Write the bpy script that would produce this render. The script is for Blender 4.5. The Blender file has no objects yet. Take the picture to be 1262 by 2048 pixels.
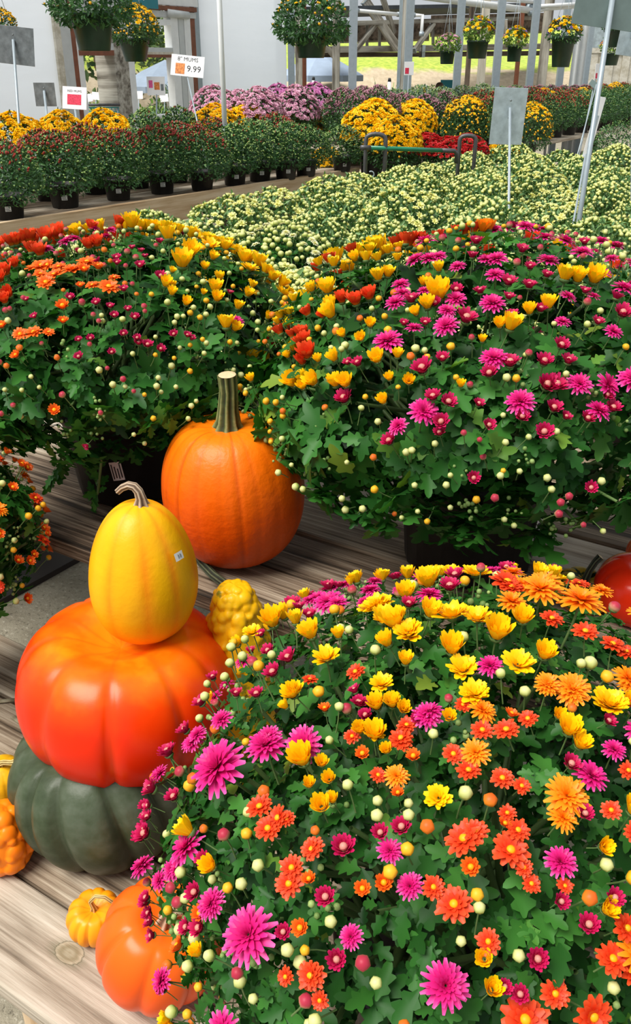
import bpy, math, random
import numpy as np
from mathutils import Matrix, Vector

# ------------------------------------------------------------------ camera, sky, light, exposure
F_PX, PITCH, YAW, CAM_H = 1750.0, math.radians(27.3), math.radians(32.6), 1.5
scene = bpy.context.scene
COL = scene.collection
cam_data = bpy.data.cameras.new('camera')
cam_data.sensor_fit = 'VERTICAL'; cam_data.sensor_height = 36.0
cam_data.lens = 36.0 * F_PX / 2048.0
cam_data.clip_end = 300
cam = bpy.data.objects.new('camera', cam_data); COL.objects.link(cam)
cam.location = (0, 0, CAM_H); cam.rotation_euler = (math.pi / 2 - PITCH, 0, YAW)
scene.camera = cam

world = bpy.data.worlds.new('overcast'); scene.world = world; world.use_nodes = True
bg = world.node_tree.nodes['Background']
bg.inputs['Color'].default_value = (0.90, 0.95, 1.0, 1); bg.inputs['Strength'].default_value = 0.50
sun_data = bpy.data.lights.new('sun', 'SUN'); sun_data.energy = 4.2; sun_data.angle = math.radians(35)
sun_data.color = (1.0, 0.965, 0.90)
sun = bpy.data.objects.new('sun', sun_data); COL.objects.link(sun)
sun.rotation_euler = Vector((-0.22, -0.50, 0.95)).to_track_quat('Z', 'Y').to_euler()
vs = scene.view_settings
vs.view_transform = 'Standard'; vs.look = 'None'; vs.exposure = 0.32; vs.gamma = 1.0; vs.use_curve_mapping = False

# ------------------------------------------------------------------ projection helpers (where on a real plane a thing stands)
_c, _s = math.cos(PITCH), math.sin(PITCH)
FWD = np.array([-math.sin(YAW) * _c, math.cos(YAW) * _c, -_s])
RIGHT = np.array([math.cos(YAW), math.sin(YAW), 0.0])
UP = np.cross(RIGHT, FWD)
EYE = np.array([0, 0, CAM_H])
def ray(x, y): return FWD + RIGHT * (x - 631) / F_PX + UP * (1024 - y) / F_PX
def atz(x, y, z):
    d = ray(x, y); return EYE + d * ((z - CAM_H) / d[2])
def atx(x, y, X):
    d = ray(x, y); return EYE + d * (X / d[0])
def att(x, y, t): return EYE + ray(x, y) * t
def zat(y, t): return CAM_H + t * ((1024 - y) / F_PX * _c - _s)
def proj(p):
    q = np.asarray(p) - EYE; t = q @ FWD
    return 631 + F_PX * (q @ RIGHT) / t, 1024 - F_PX * (q @ UP) / t, t
HR = RIGHT                                   # horizontal right of the viewer
HF = np.array([-math.sin(YAW), math.cos(YAW), 0.0])
rng = np.random.default_rng(7)
random.seed(7)

# ------------------------------------------------------------------ materials
def new_mat(name):
    m = bpy.data.materials.new(name); m.use_nodes = True
    nt = m.node_tree; nt.nodes.clear()
    out = nt.nodes.new('ShaderNodeOutputMaterial')
    b = nt.nodes.new('ShaderNodeBsdfPrincipled')
    nt.links.new(b.outputs[0], out.inputs[0])
    return m, nt, b, out
def nd(nt, typ, **kw):
    n = nt.nodes.new('ShaderNode' + typ)
    for k, v in kw.items(): setattr(n, k, v)
    return n
def ramp(nt, fac, stops):
    r = nd(nt, 'ValToRGB'); e = r.color_ramp.elements
    while len(e) < len(stops): e.new(0.5)
    for el, (p, c) in zip(e, stops):
        el.position = p; el.color = (c[0], c[1], c[2], 1)
    nt.links.new(fac, r.inputs[0]); return r.outputs[0]
def math_n(nt, op, a, b=None, clamp=False):
    n = nd(nt, 'Math', operation=op, use_clamp=clamp)
    for i, v in enumerate((a, b)):
        if v is None: continue
        if isinstance(v, (int, float)): n.inputs[i].default_value = v
        else: nt.links.new(v, n.inputs[i])
    return n.outputs[0]
def mixc(nt, fac, a, b, mode='MIX'):
    n = nd(nt, 'Mix', data_type='RGBA', blend_type=mode)
    for i, v in ((0, fac), (6, a), (7, b)):
        if isinstance(v, (int, float)): n.inputs[i].default_value = v
        elif isinstance(v, tuple): n.inputs[i].default_value = (v[0], v[1], v[2], 1)
        else: nt.links.new(v, n.inputs[i])
    return n.outputs[2]
def coords(nt, scale=(1, 1, 1), rand=False):
    tc = nd(nt, 'TexCoord'); o = tc.outputs['Object']
    if rand:
        oi = nd(nt, 'ObjectInfo'); m = math_n(nt, 'MULTIPLY', oi.outputs['Random'], 37.0)
        va = nd(nt, 'VectorMath', operation='ADD'); nt.links.new(o, va.inputs[0]); nt.links.new(m, va.inputs[1]); o = va.outputs[0]
    mp = nd(nt, 'Mapping'); mp.inputs['Scale'].default_value = scale
    nt.links.new(o, mp.inputs[0]); return mp.outputs[0]
def noise(nt, vec, scale, detail=3, rough=.55):
    n = nd(nt, 'TexNoise'); n.inputs['Scale'].default_value = scale; n.inputs['Detail'].default_value = detail
    n.inputs['Roughness'].default_value = rough
    nt.links.new(vec, n.inputs['Vector']); return n.outputs['Fac']
def bump(nt, b, h, strength=.3, dist=.01):
    n = nd(nt, 'Bump'); n.inputs['Strength'].default_value = strength; n.inputs['Distance'].default_value = dist
    nt.links.new(h, n.inputs['Height']); nt.links.new(n.outputs[0], b.inputs['Normal'])
def plain(name, col, rough=.5, metal=0, var=.15, scale=12, bmp=0):
    m, nt, b, _ = new_mat(name)
    v = coords(nt); n = noise(nt, v, scale, 4)
    c = ramp(nt, n, [(.3, tuple(x * (1 - var) for x in col)), (.7, tuple(min(1, x * (1 + var)) for x in col))])
    nt.links.new(c, b.inputs['Base Color'])
    b.inputs['Roughness'].default_value = rough; b.inputs['Metallic'].default_value = metal
    if bmp: bump(nt, b, n, bmp, .005)
    return m
def tone_mat(name, stops, rough=.45, trans=.0, tcol=None, spec=.5, attr='tone'):
    m, nt, b, out = new_mat(name)
    a = nd(nt, 'Attribute', attribute_name=attr)
    c = ramp(nt, a.outputs['Fac'], stops)
    nt.links.new(c, b.inputs['Base Color']); b.inputs['Roughness'].default_value = rough
    b.inputs['Specular IOR Level'].default_value = spec
    if trans:
        t = nd(nt, 'BsdfTranslucent'); nt.links.new(mixc(nt, 1.0, c, tcol or (1, 1, 1), 'MULTIPLY'), t.inputs[0])
        mx = nd(nt, 'MixShader'); mx.inputs[0].default_value = trans
        nt.links.new(b.outputs[0], mx.inputs[1]); nt.links.new(t.outputs[0], mx.inputs[2]); nt.links.new(mx.outputs[0], out.inputs[0])
    return m
def wood(name, stops, grain=26, along=1.1, streak=.5, rough=.75, bmp=.5, knots=()):
    """boards with the grain along local X"""
    m, nt, b, _ = new_mat(name)
    v = coords(nt, (along, grain, grain), True)
    n1 = noise(nt, v, 1.0, 6, .65)
    v2 = coords(nt, (along * .7, grain * 4, grain * 4), True)
    n2 = noise(nt, v2, 1.0, 3, .6)
    f = math_n(nt, 'ADD', math_n(nt, 'MULTIPLY', n1, 1 - streak * .4), math_n(nt, 'MULTIPLY', n2, streak * .4))
    v3 = coords(nt, (2, 4, 4), True); n3 = noise(nt, v3, 1.0, 3)
    f = math_n(nt, 'ADD', f, math_n(nt, 'MULTIPLY', math_n(nt, 'SUBTRACT', n3, .5), .35))
    f = math_n(nt, 'ADD', math_n(nt, 'MULTIPLY', math_n(nt, 'SUBTRACT', f, .5), 2.1), .52)
    h = f
    c = ramp(nt, f, stops)
    if knots:
        tc = nd(nt, 'TexCoord')
        for kx, ky, kr in knots:
            s = nd(nt, 'VectorMath', operation='SUBTRACT'); nt.links.new(tc.outputs['Object'], s.inputs[0]); s.inputs[1].default_value = (kx, ky, 0)
            mp = nd(nt, 'VectorMath', operation='MULTIPLY'); nt.links.new(s.outputs[0], mp.inputs[0]); mp.inputs[1].default_value = (.8, 1.1, 0)
            ln = nd(nt, 'VectorMath', operation='LENGTH'); nt.links.new(mp.outputs[0], ln.inputs[0])
            d = math_n(nt, 'ADD', math_n(nt, 'DIVIDE', ln.outputs['Value'], kr), math_n(nt, 'MULTIPLY', math_n(nt, 'SUBTRACT', n1, .5), 1.1))
            ring = math_n(nt, 'MULTIPLY', math_n(nt, 'ADD', math_n(nt, 'SINE', math_n(nt, 'MULTIPLY', d, 9)), 1), .5)
            kc = ramp(nt, ring, [(0, (.36, .26, .17)), (1, (.52, .42, .31))])
            c = mixc(nt, ramp(nt, d, [(.9, (1, 1, 1)), (1.05, (0, 0, 0))]), c, kc)
            c = mixc(nt, ramp(nt, d, [(.86, (0, 0, 0)), (.98, (.75,) * 3), (1.2, (0, 0, 0))]), c, (.06, .05, .03))
            c = mixc(nt, ramp(nt, math_n(nt, 'ADD', math_n(nt, 'MULTIPLY', d, .25), math_n(nt, 'MULTIPLY', n1, .6)), [(.45, (.55,) * 3), (.72, (0, 0, 0))]), c, (.12, .13, .07))
    nt.links.new(c, b.inputs['Base Color']); b.inputs['Roughness'].default_value = rough
    b.inputs['Specular IOR Level'].default_value = .25
    bump(nt, b, h, bmp, .004)
    return m

M = {}
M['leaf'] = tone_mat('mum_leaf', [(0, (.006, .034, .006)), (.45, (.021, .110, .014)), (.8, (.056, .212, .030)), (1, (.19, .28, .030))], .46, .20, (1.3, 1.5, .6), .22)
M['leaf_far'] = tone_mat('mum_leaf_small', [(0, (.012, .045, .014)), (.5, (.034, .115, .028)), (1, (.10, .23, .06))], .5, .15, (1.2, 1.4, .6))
M['leaf_pale'] = tone_mat('mum_leaf_pale', [(0, (.04, .11, .03)), (.5, (.10, .22, .065)), (1, (.25, .39, .14))], .5, .15, (1.2, 1.3, .6))
M['leaf_grey'] = tone_mat('mum_leaf_grey_green', [(0, (.05, .11, .06)), (.5, (.13, .23, .13)), (1, (.27, .38, .22))], .5, .1, (1.2, 1.3, .7))
M['leaf_lime'] = tone_mat('garden_leaf', [(0, (.04, .11, .02)), (.5, (.14, .28, .04)), (1, (.38, .5, .10))], .5, .2, (1.2, 1.3, .5))
M['leaf_tree'] = tone_mat('tree_leaf', [(0, (.018, .045, .012)), (.5, (.05, .10, .03)), (1, (.13, .2, .05))], .5, .15, (1.2, 1.3, .5))
M['stem'] = plain('green_stem', (.11, .19, .055), .5)
M['stem_brown'] = plain('brown_stem', (.10, .055, .03), .6)
def petals(name, stops, rough=.45): return tone_mat(name, stops, rough, .25, (1, .9, .8), .3)
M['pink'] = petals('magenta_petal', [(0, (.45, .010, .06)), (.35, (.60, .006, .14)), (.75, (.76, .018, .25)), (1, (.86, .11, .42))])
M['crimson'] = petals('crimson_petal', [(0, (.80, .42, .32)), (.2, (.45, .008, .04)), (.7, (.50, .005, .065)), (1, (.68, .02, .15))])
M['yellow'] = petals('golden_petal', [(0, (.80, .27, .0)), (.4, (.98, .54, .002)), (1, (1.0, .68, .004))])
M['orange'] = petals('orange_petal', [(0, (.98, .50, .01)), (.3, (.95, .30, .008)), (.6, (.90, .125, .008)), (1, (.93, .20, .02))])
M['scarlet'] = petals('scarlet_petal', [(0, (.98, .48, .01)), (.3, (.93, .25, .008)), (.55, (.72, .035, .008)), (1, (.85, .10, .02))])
M['tangerine'] = petals('tangerine_petal', [(0, (.85, .25, .0)), (.4, (.97, .27, .005)), (1, (1.0, .36, .015))])
M['cream'] = petals('cream_petal', [(0, (.62, .62, .10)), (.4, (.80, .80, .34)), (1, (.90, .90, .70))])
M['paleyellow'] = petals('pale_yellow_petal', [(0, (.50, .56, .06)), (.5, (.80, .80, .22)), (1, (.88, .86, .38))])
M['bud_green'] = petals('pale_green_bud', [(0, (.20, .32, .05)), (.5, (.52, .60, .15)), (1, (.76, .76, .34))])
M['bud_lime'] = petals('small_green_bud', [(0, (.12, .25, .05)), (1, (.40, .55, .18))])
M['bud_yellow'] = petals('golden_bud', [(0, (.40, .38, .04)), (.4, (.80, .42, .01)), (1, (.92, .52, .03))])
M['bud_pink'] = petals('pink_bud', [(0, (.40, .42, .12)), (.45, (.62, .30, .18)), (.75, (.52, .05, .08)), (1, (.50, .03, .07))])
M['bud_orange'] = petals('orange_bud', [(0, (.50, .42, .05)), (.4, (.88, .32, .02)), (1, (.82, .14, .02))])
M['pinkpale'] = petals('pale_pink_petal', [(0, (.45, .12, .26)), (.5, (.66, .30, .46)), (1, (.80, .50, .62))])
M['mauve'] = petals('mauve_petal', [(0, (.35, .05, .25)), (.5, (.56, .14, .42)), (1, (.68, .28, .54))])
M['dusky'] = petals('dusky_purple_bud', [(0, (.16, .10, .08)), (.5, (.34, .15, .19)), (1, (.48, .24, .30))])
M['redbud'] = petals('dark_red_bud', [(0, (.14, .10, .04)), (.4, (.28, .055, .035)), (1, (.42, .035, .025))])
M['red'] = petals('red_petal', [(0, (.25, .0, .0)), (.5, (.48, .006, .012)), (1, (.60, .02, .02))])
M['violet'] = petals('violet_petal', [(0, (.10, .02, .14)), (.5, (.16, .08, .36)), (1, (.30, .22, .58))])
M['black_plastic'] = plain('black_plastic', (.012, .011, .011), .42, 0, .3, 30, .1)
M['green_plastic'] = plain('dark_green_plastic', (.012, .040, .022), .42, 0, .2, 20)
M['label'] = plain('white_label', (.72, .72, .70), .5, 0, .04)
M['ink'] = plain('black_ink', (.02, .02, .025), .6, 0, .05)
M['card'] = plain('white_card', (.86, .87, .88), .5, 0, .03)
M['galv'] = plain('galvanised_steel', (.33, .39, .43), .45, .3, .07, 25)
M['galv_dull'] = plain('weathered_galvanised', (.42, .50, .53), .5, .35, .22, 18, .1)
M['plate_dark'] = plain('dark_grey_sign_back', (.16, .18, .19), .5, .2, .35, 20)
M['plate_green'] = plain('grey_green_sign_back', (.17, .23, .22), .5, .2, .12, 10)
M['white_paint'] = plain('white_paint', (.80, .82, .82), .45, 0, .05)
M['blue_tape'] = plain('blue_tape', (.03, .10, .42), .4)
M['teal'] = plain('teal_sign', (.012, .20, .25), .5, 0, .06)
M['cart_grey'] = plain('dark_grey_tube', (.085, .085, .09), .45, .3, .2, 25)
M['cart_green'] = plain('green_grip', (.012, .19, .10), .35, 0, .1)
M['red_print'] = plain('red_flower_print', (.75, .03, .08), .5, 0, .5, 80)
M['orange_print'] = plain('orange_flower_print', (.85, .22, .05), .5, 0, .6, 60)
M['pink_print'] = plain('pink_flower_print', (.78, .10, .30), .5, 0, .4, 60)
M['grey_paint'] = plain('light_grey_paint', (.55, .58, .58), .5, 0, .06)
M['brown_board'] = plain('red_brown_board', (.20, .065, .03), .6, 0, .2)
M['dark_shade'] = plain('dark_shade_cloth', (.06, .07, .085), .8, 0, .25, 6)
M['blue_cloth'] = plain('blue_grey_cloth', (.30, .38, .50), .7, 0, .1, 3)
M['rubber'] = plain('black_rubber', (.02, .02, .02), .7)
M['brown_dark'] = plain('dark_brown_matt', (.018, .010, .008), .6)
M['skin'] = plain('skin', (.55, .30, .20), .5, 0, .05)
M['hair'] = plain('brown_hair', (.07, .035, .015), .6)
M['shirt'] = plain('grey_shirt', (.30, .32, .36), .7)
M['teal_plastic'] = plain('teal_plastic', (.06, .38, .36), .4)
M['umbrella'] = plain('slate_cloth', (.24, .30, .38), .7, 0, .1, 3)

W_DARK = [(.22, (.014, .009, .005)), (.40, (.07, .046, .028)), (.52, (.17, .118, .078)), (.66, (.27, .205, .145)), (.85, (.42, .34, .25))]
W_MID = [(.20, (.035, .024, .015)), (.42, (.15, .105, .068)), (.58, (.28, .215, .15)), (.82, (.46, .385, .29))]
W_PALE = [(.12, (.10, .075, .05)), (.38, (.29, .235, .175)), (.58, (.44, .375, .295)), (.85, (.58, .515, .425))]
W_TAN = [(.15, (.30, .18, .09)), (.40, (.52, .36, .21)), (.6, (.66, .50, .33)), (.85, (.78, .64, .46))]
W_TIMBER = [(.25, (.12, .105, .085)), (.45, (.27, .25, .21)), (.6, (.40, .38, .33)), (.8, (.52, .50, .44))]
M['wood_dark'] = wood('weathered_dark_board', W_DARK, 46, 2.6, 1.0, .75, .9)
M['wood_mid'] = wood('weathered_mid_board', W_MID, 40, 2.2, .9)
M['wood_pale'] = wood('weathered_pale_board', W_PALE, 30, 2.0, .8, .75, .6, knots=((-.0, .0, .021),))
M['wood_grey'] = wood('weathered_grey_board', W_PALE, 34, 2.0, .9, .75, .5)
M['wood_tan'] = wood('tan_board', W_TAN, 16, .9, .4, .7, .3)
M['timber'] = wood('grey_timber', W_TIMBER, 12, .7, .5, .8, .3)
M['timber_dark'] = wood('dark_timber', [(.3, (.04, .03, .02)), (.7, (.16, .12, .09))], 12, .7)
M['cream_board'] = wood('cream_board', [(.3, (.50, .46, .36)), (.7, (.70, .67, .58))], 12, .7)

def concrete():
    m, nt, b, _ = new_mat('speckled_concrete')
    v = coords(nt); n1 = noise(nt, v, 7, 5); n2 = noise(nt, v, 75, 3, .7)
    c = ramp(nt, n1, [(.3, (.24, .21, .15)), (.7, (.38, .345, .26))])
    c = mixc(nt, ramp(nt, n2, [(.58, (0, 0, 0)), (.66, (.8,) * 3)]), c, (.52, .48, .38))
    c = mixc(nt, ramp(nt, n2, [(.34, (.7,) * 3), (.42, (0, 0, 0))]), c, (.07, .06, .04))
    nt.links.new(c, b.inputs['Base Color']); b.inputs['Roughness'].default_value = .85
    bump(nt, b, n2, .5, .01); return m
M['concrete'] = concrete()
def sheeting():
    m, nt, b, _ = new_mat('white_plastic_sheeting')
    v = coords(nt, (1, .6, 1.4)); n1 = noise(nt, v, 1.6, 3); v2 = coords(nt, (1, .35, 1.6)); n2 = noise(nt, v2, 2.2, 4)
    nt.links.new(ramp(nt, n1, [(.3, (.84, .87, .90)), (.7, (.90, .92, .94))]), b.inputs['Base Color'])
    b.inputs['Roughness'].default_value = .38; bump(nt, b, n2, .22, .10)
    t = nd(nt, 'BsdfTranslucent'); t.inputs[0].default_value = (.9, .93, .96, 1); mx = nd(nt, 'MixShader'); mx.inputs[0].default_value = .55
    nt.links.new(b.outputs[0], mx.inputs[1]); nt.links.new(t.outputs[0], mx.inputs[2]); nt.links.new(mx.outputs[0], _.inputs[0]); return m
M['sheeting'] = sheeting()
def hillside():
    m, nt, b, _ = new_mat('hillside_grass_and_bank')
    tc = nd(nt, 'TexCoord'); sx = nd(nt, 'SeparateXYZ'); nt.links.new(tc.outputs['Object'], sx.inputs[0])
    n = noise(nt, coords(nt), 1.4, 5); n2 = noise(nt, coords(nt), 9, 4)
    hgt = math_n(nt, 'ADD', sx.outputs[2], math_n(nt, 'MULTIPLY', math_n(nt, 'SUBTRACT', n, .5), .5))
    soil = ramp(nt, n2, [(.3, (.42, .34, .23)), (.7, (.58, .48, .34))])
    grass = ramp(nt, n2, [(.3, (.22, .36, .04)), (.55, (.42, .50, .07)), (.75, (.58, .55, .12))])
    c = mixc(nt, ramp(nt, math_n(nt, 'MULTIPLY', hgt, .3), [(.37, (0, 0, 0)), (.40, (1, 1, 1))]), soil, grass)
    nt.links.new(c, b.inputs['Base Color']); b.inputs['Roughness'].default_value = .9
    return m
M['hill'] = hillside()

def pumpkin_mat(name, kind):
    m, nt, b, _ = new_mat(name)
    tc = nd(nt, 'TexCoord'); n1 = noise(nt, coords(nt), 9, 4); n2 = noise(nt, coords(nt), 45, 4); n3 = noise(nt, coords(nt, (1, 1, .35)), 26, 5, .7)
    rib = nd(nt, 'Attribute', attribute_name='rib').outputs['Fac']
    lat = nd(nt, 'Attribute', attribute_name='tone').outputs['Fac']           # 0 bottom .. 1 top
    if kind == 'orange':
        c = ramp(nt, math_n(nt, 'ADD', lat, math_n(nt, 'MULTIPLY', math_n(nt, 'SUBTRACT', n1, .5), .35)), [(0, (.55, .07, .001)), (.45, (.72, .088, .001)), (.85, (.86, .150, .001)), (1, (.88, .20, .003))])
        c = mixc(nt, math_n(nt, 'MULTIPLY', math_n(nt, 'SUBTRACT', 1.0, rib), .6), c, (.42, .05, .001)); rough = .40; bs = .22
    elif kind == 'red':
        f = math_n(nt, 'ADD', lat, math_n(nt, 'MULTIPLY', math_n(nt, 'SUBTRACT', n1, .5), .45))
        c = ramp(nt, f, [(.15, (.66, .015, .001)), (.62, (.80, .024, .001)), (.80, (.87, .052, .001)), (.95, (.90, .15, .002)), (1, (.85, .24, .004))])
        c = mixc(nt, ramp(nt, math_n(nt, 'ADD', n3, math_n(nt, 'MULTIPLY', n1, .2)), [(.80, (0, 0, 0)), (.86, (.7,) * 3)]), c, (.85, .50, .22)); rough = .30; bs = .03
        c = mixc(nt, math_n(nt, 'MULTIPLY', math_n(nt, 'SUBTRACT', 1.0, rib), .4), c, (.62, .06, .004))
    elif kind == 'deepred':
        c = ramp(nt, n1, [(.3, (.62, .015, .004)), (.7, (.78, .035, .006))]); rough = .2; bs = .02
    elif kind == 'coral':
        c = ramp(nt, lat, [(0, (.88, .075, .004)), (.6, (.90, .10, .005)), (1, (.92, .14, .008))]); rough = .3; bs = .03
    elif kind == 'mini':
        c = ramp(nt, n1, [(.3, (.92, .29, .004)), (.7, (.95, .37, .008))]); rough = .35; bs = .05
        c = mixc(nt, math_n(nt, 'MULTIPLY', math_n(nt, 'SUBTRACT', 1.0, rib), .5), c, (.75, .16, .004))
    elif kind == 'egg':
        c = ramp(nt, n1, [(.3, (.86, .38, .002)), (.7, (.93, .47, .003))])
        c = mixc(nt, math_n(nt, 'MULTIPLY', math_n(nt, 'SUBTRACT', 1.0, rib), ramp(nt, n1, [(.35, (.3,) * 3), (.6, (.9,) * 3)])), c, (.92, .25, .003))
        c = mixc(nt, ramp(nt, n3, [(.68, (0, 0, 0)), (.76, (.45,) * 3)]), c, (.30, .26, .03)); rough = .42; bs = .12
    elif kind == 'green':
        f = math_n(nt, 'ADD', math_n(nt, 'MULTIPLY', n1, .7), math_n(nt, 'MULTIPLY', n2, .35))
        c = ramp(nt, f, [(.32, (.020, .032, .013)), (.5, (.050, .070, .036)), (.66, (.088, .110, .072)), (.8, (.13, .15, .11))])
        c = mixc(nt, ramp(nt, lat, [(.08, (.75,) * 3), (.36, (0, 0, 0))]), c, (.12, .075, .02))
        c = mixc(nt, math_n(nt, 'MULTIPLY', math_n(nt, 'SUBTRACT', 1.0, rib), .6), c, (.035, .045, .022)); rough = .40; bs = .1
    elif kind == 'wartyellow':
        c = ramp(nt, n1, [(.3, (.90, .42, .004)), (.6, (.95, .55, .008)), (.8, (.95, .62, .02))])
        c = mixc(nt, ramp(nt, math_n(nt, 'ADD', math_n(nt, 'MULTIPLY', n2, .5), math_n(nt, 'MULTIPLY', n1, .6)), [(.60, (0, 0, 0)), (.65, (.85,) * 3)]), c, (.17, .20, .02)); rough = .35; bs = .1
    elif kind == 'wartorange':
        c = ramp(nt, n1, [(.3, (.88, .16, .004)), (.7, (.95, .26, .006))]); rough = .33; bs = .05
    elif kind == 'ochre':
        c = ramp(nt, n2, [(.3, (.62, .30, .01)), (.6, (.84, .44, .01)), (.8, (.86, .52, .03))]); rough = .35; bs = .08
    elif kind == 'striped':
        f = math_n(nt, 'ADD', math_n(nt, 'MULTIPLY', n2, .75), math_n(nt, 'MULTIPLY', math_n(nt, 'SUBTRACT', rib, .5), .22))
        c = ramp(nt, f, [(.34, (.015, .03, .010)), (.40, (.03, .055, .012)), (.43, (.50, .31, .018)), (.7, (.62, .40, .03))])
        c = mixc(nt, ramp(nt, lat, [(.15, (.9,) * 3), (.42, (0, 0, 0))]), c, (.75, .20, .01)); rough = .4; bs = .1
    nt.links.new(c, b.inputs['Base Color']); b.inputs['Roughness'].default_value = rough
    b.inputs['Specular IOR Level'].default_value = .25
    bump(nt, b, n2, bs, .01)
    return m
for k in ('orange', 'red', 'deepred', 'coral', 'mini', 'egg', 'green', 'wartyellow', 'wartorange', 'ochre', 'striped'):
    M['pk_' + k] = pumpkin_mat('rind_' + k, k)
def stem_mat(name, a, b_, c_):
    m, nt, b, _ = new_mat(name)
    r = nd(nt, 'Attribute', attribute_name='rib').outputs['Fac']; n = noise(nt, coords(nt), 60, 4)
    f = math_n(nt, 'ADD', math_n(nt, 'MULTIPLY', r, .6), math_n(nt, 'MULTIPLY', n, .5))
    nt.links.new(ramp(nt, f, [(.2, a), (.55, b_), (.85, c_)]), b.inputs['Base Color']); b.inputs['Roughness'].default_value = .55
    bump(nt, b, n, .3, .005); return m
M['stem_green'] = stem_mat('ridged_green_stem', (.012, .022, .010), (.055, .09, .025), (.25, .27, .10))
M['stem_dark'] = stem_mat('dark_ridged_stem', (.008, .010, .007), (.022, .030, .016), (.085, .10, .05))
M['stem_dry'] = stem_mat('dry_grey_brown_stem', (.06, .035, .02), (.24, .15, .09), (.52, .40, .28))
M['stem_straw'] = stem_mat('straw_stem', (.16, .10, .02), (.42, .30, .09), (.70, .55, .26))
M['cut'] = plain('cut_stem_end', (.58, .44, .25), .7, 0, .2, 90)

# ------------------------------------------------------------------ mesh building
class MB:
    def __init__(s): s.v = []; s.l = []; s.n = []; s.m = []; s.t = []; s.r = []; s.k = 0
    def add(s, V, F, m=0, tone=0.5, rib=1.0):
        V = np.asarray(V, dtype=np.float64); nv = len(V)
        s.v.append(V); s.l.append(np.fromiter((i for f in F for i in f), dtype=np.int64) + s.k)
        s.n.append(np.array([len(f) for f in F], dtype=np.int64)); s.m.append(np.full(len(F), m, dtype=np.int64))
        s.t.append(np.broadcast_to(np.asarray(tone, dtype=np.float64), (nv,)).copy()); s.r.append(np.broadcast_to(np.asarray(rib, dtype=np.float64), (nv,)).copy())
        s.k += nv; return s
    def many(s, tpl, R, P, tone=None):
        """tpl = (V, F, m, tone): placed with matrices R (N,3,3) and points P (N,3)"""
        V, F, mi, tt = tpl; N = len(P)
        if N == 0: return s
        V = np.asarray(V, dtype=np.float64); nv = len(V)
        W = np.einsum('nij,vj->nvi', R, V) + P[:, None, :]
        fl = np.fromiter((i for f in F for i in f), dtype=np.int64); fn = np.array([len(f) for f in F], dtype=np.int64)
        s.v.append(W.reshape(-1, 3)); s.l.append((fl[None] + (np.arange(N) * nv)[:, None]).ravel() + s.k)
        s.n.append(np.tile(fn, N)); s.m.append(np.tile(np.broadcast_to(np.asarray(mi), (len(F),)), N))
        T = np.broadcast_to(np.asarray(tt, dtype=np.float64), (nv,))
        T = np.tile(T, N) if tone is None else np.repeat(tone, nv)
        s.t.append(T); s.r.append(np.ones(N * nv)); s.k += N * nv; return s
    def mesh(s, name, mats, smooth=True):
        me = bpy.data.meshes.new(name)
        V = np.concatenate(s.v); L = np.concatenate(s.l); n = np.concatenate(s.n); mi = np.concatenate(s.m)
        me.vertices.add(len(V)); me.vertices.foreach_set('co', V.astype(np.float32).ravel())
        me.loops.add(len(L)); me.loops.foreach_set('vertex_index', L.astype(np.int32))
        me.polygons.add(len(n)); st = np.concatenate(([0], np.cumsum(n)[:-1]))
        me.polygons.foreach_set('loop_start', st.astype(np.int32)); me.polygons.foreach_set('loop_total', n.astype(np.int32))
        me.polygons.foreach_set('material_index', mi.astype(np.int32))
        me.polygons.foreach_set('use_smooth', np.full(len(n), smooth, dtype=bool))
        for nm, arr in (('tone', s.t), ('rib', s.r)):
            a = me.attributes.new(nm, 'FLOAT', 'POINT'); a.data.foreach_set('value', np.concatenate(arr).astype(np.float32))
        for m in mats: me.materials.append(M[m] if isinstance(m, str) else m)
        me.update(calc_edges=True); me.validate()
        return me
def link(name, data, parent=None, loc=(0, 0, 0), rot=None, scale=None):
    o = bpy.data.objects.new(name, data); COL.objects.link(o)
    o.parent = parent; o.location = [float(x) for x in loc]
    if rot is not None: o.rotation_euler = rot
    if scale is not None: o.scale = (scale,) * 3 if isinstance(scale, (int, float)) else scale
    return o
def tag(o, label=None, cat=None, group=None, kind=None):
    for k, v in (('label', label), ('category', cat), ('group', group), ('kind', kind)):
        if v: o[k] = v
    return o
def thing(name, label, cat, loc=(0, 0, 0), rz=0, group=None):
    o = bpy.data.objects.new(name, None); COL.objects.link(o)
    o.empty_display_size = .05; o.location = [float(x) for x in loc]; o.rotation_euler = (0, 0, rz)
    return tag(o, label, cat, group)
def part(name, mb, mats, parent=None, loc=(0, 0, 0), rot=None, smooth=True, kind=None, label=None):
    o = link(name, mb.mesh(name, mats if isinstance(mats, (list, tuple)) else [mats], smooth), parent, loc, rot)
    return tag(o, label, None, None, kind)
def copy_tree(o, parent=None):
    c = o.copy(); COL.objects.link(c); c.parent = parent
    for ch in o.children: copy_tree(ch, c)
    return c

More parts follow.
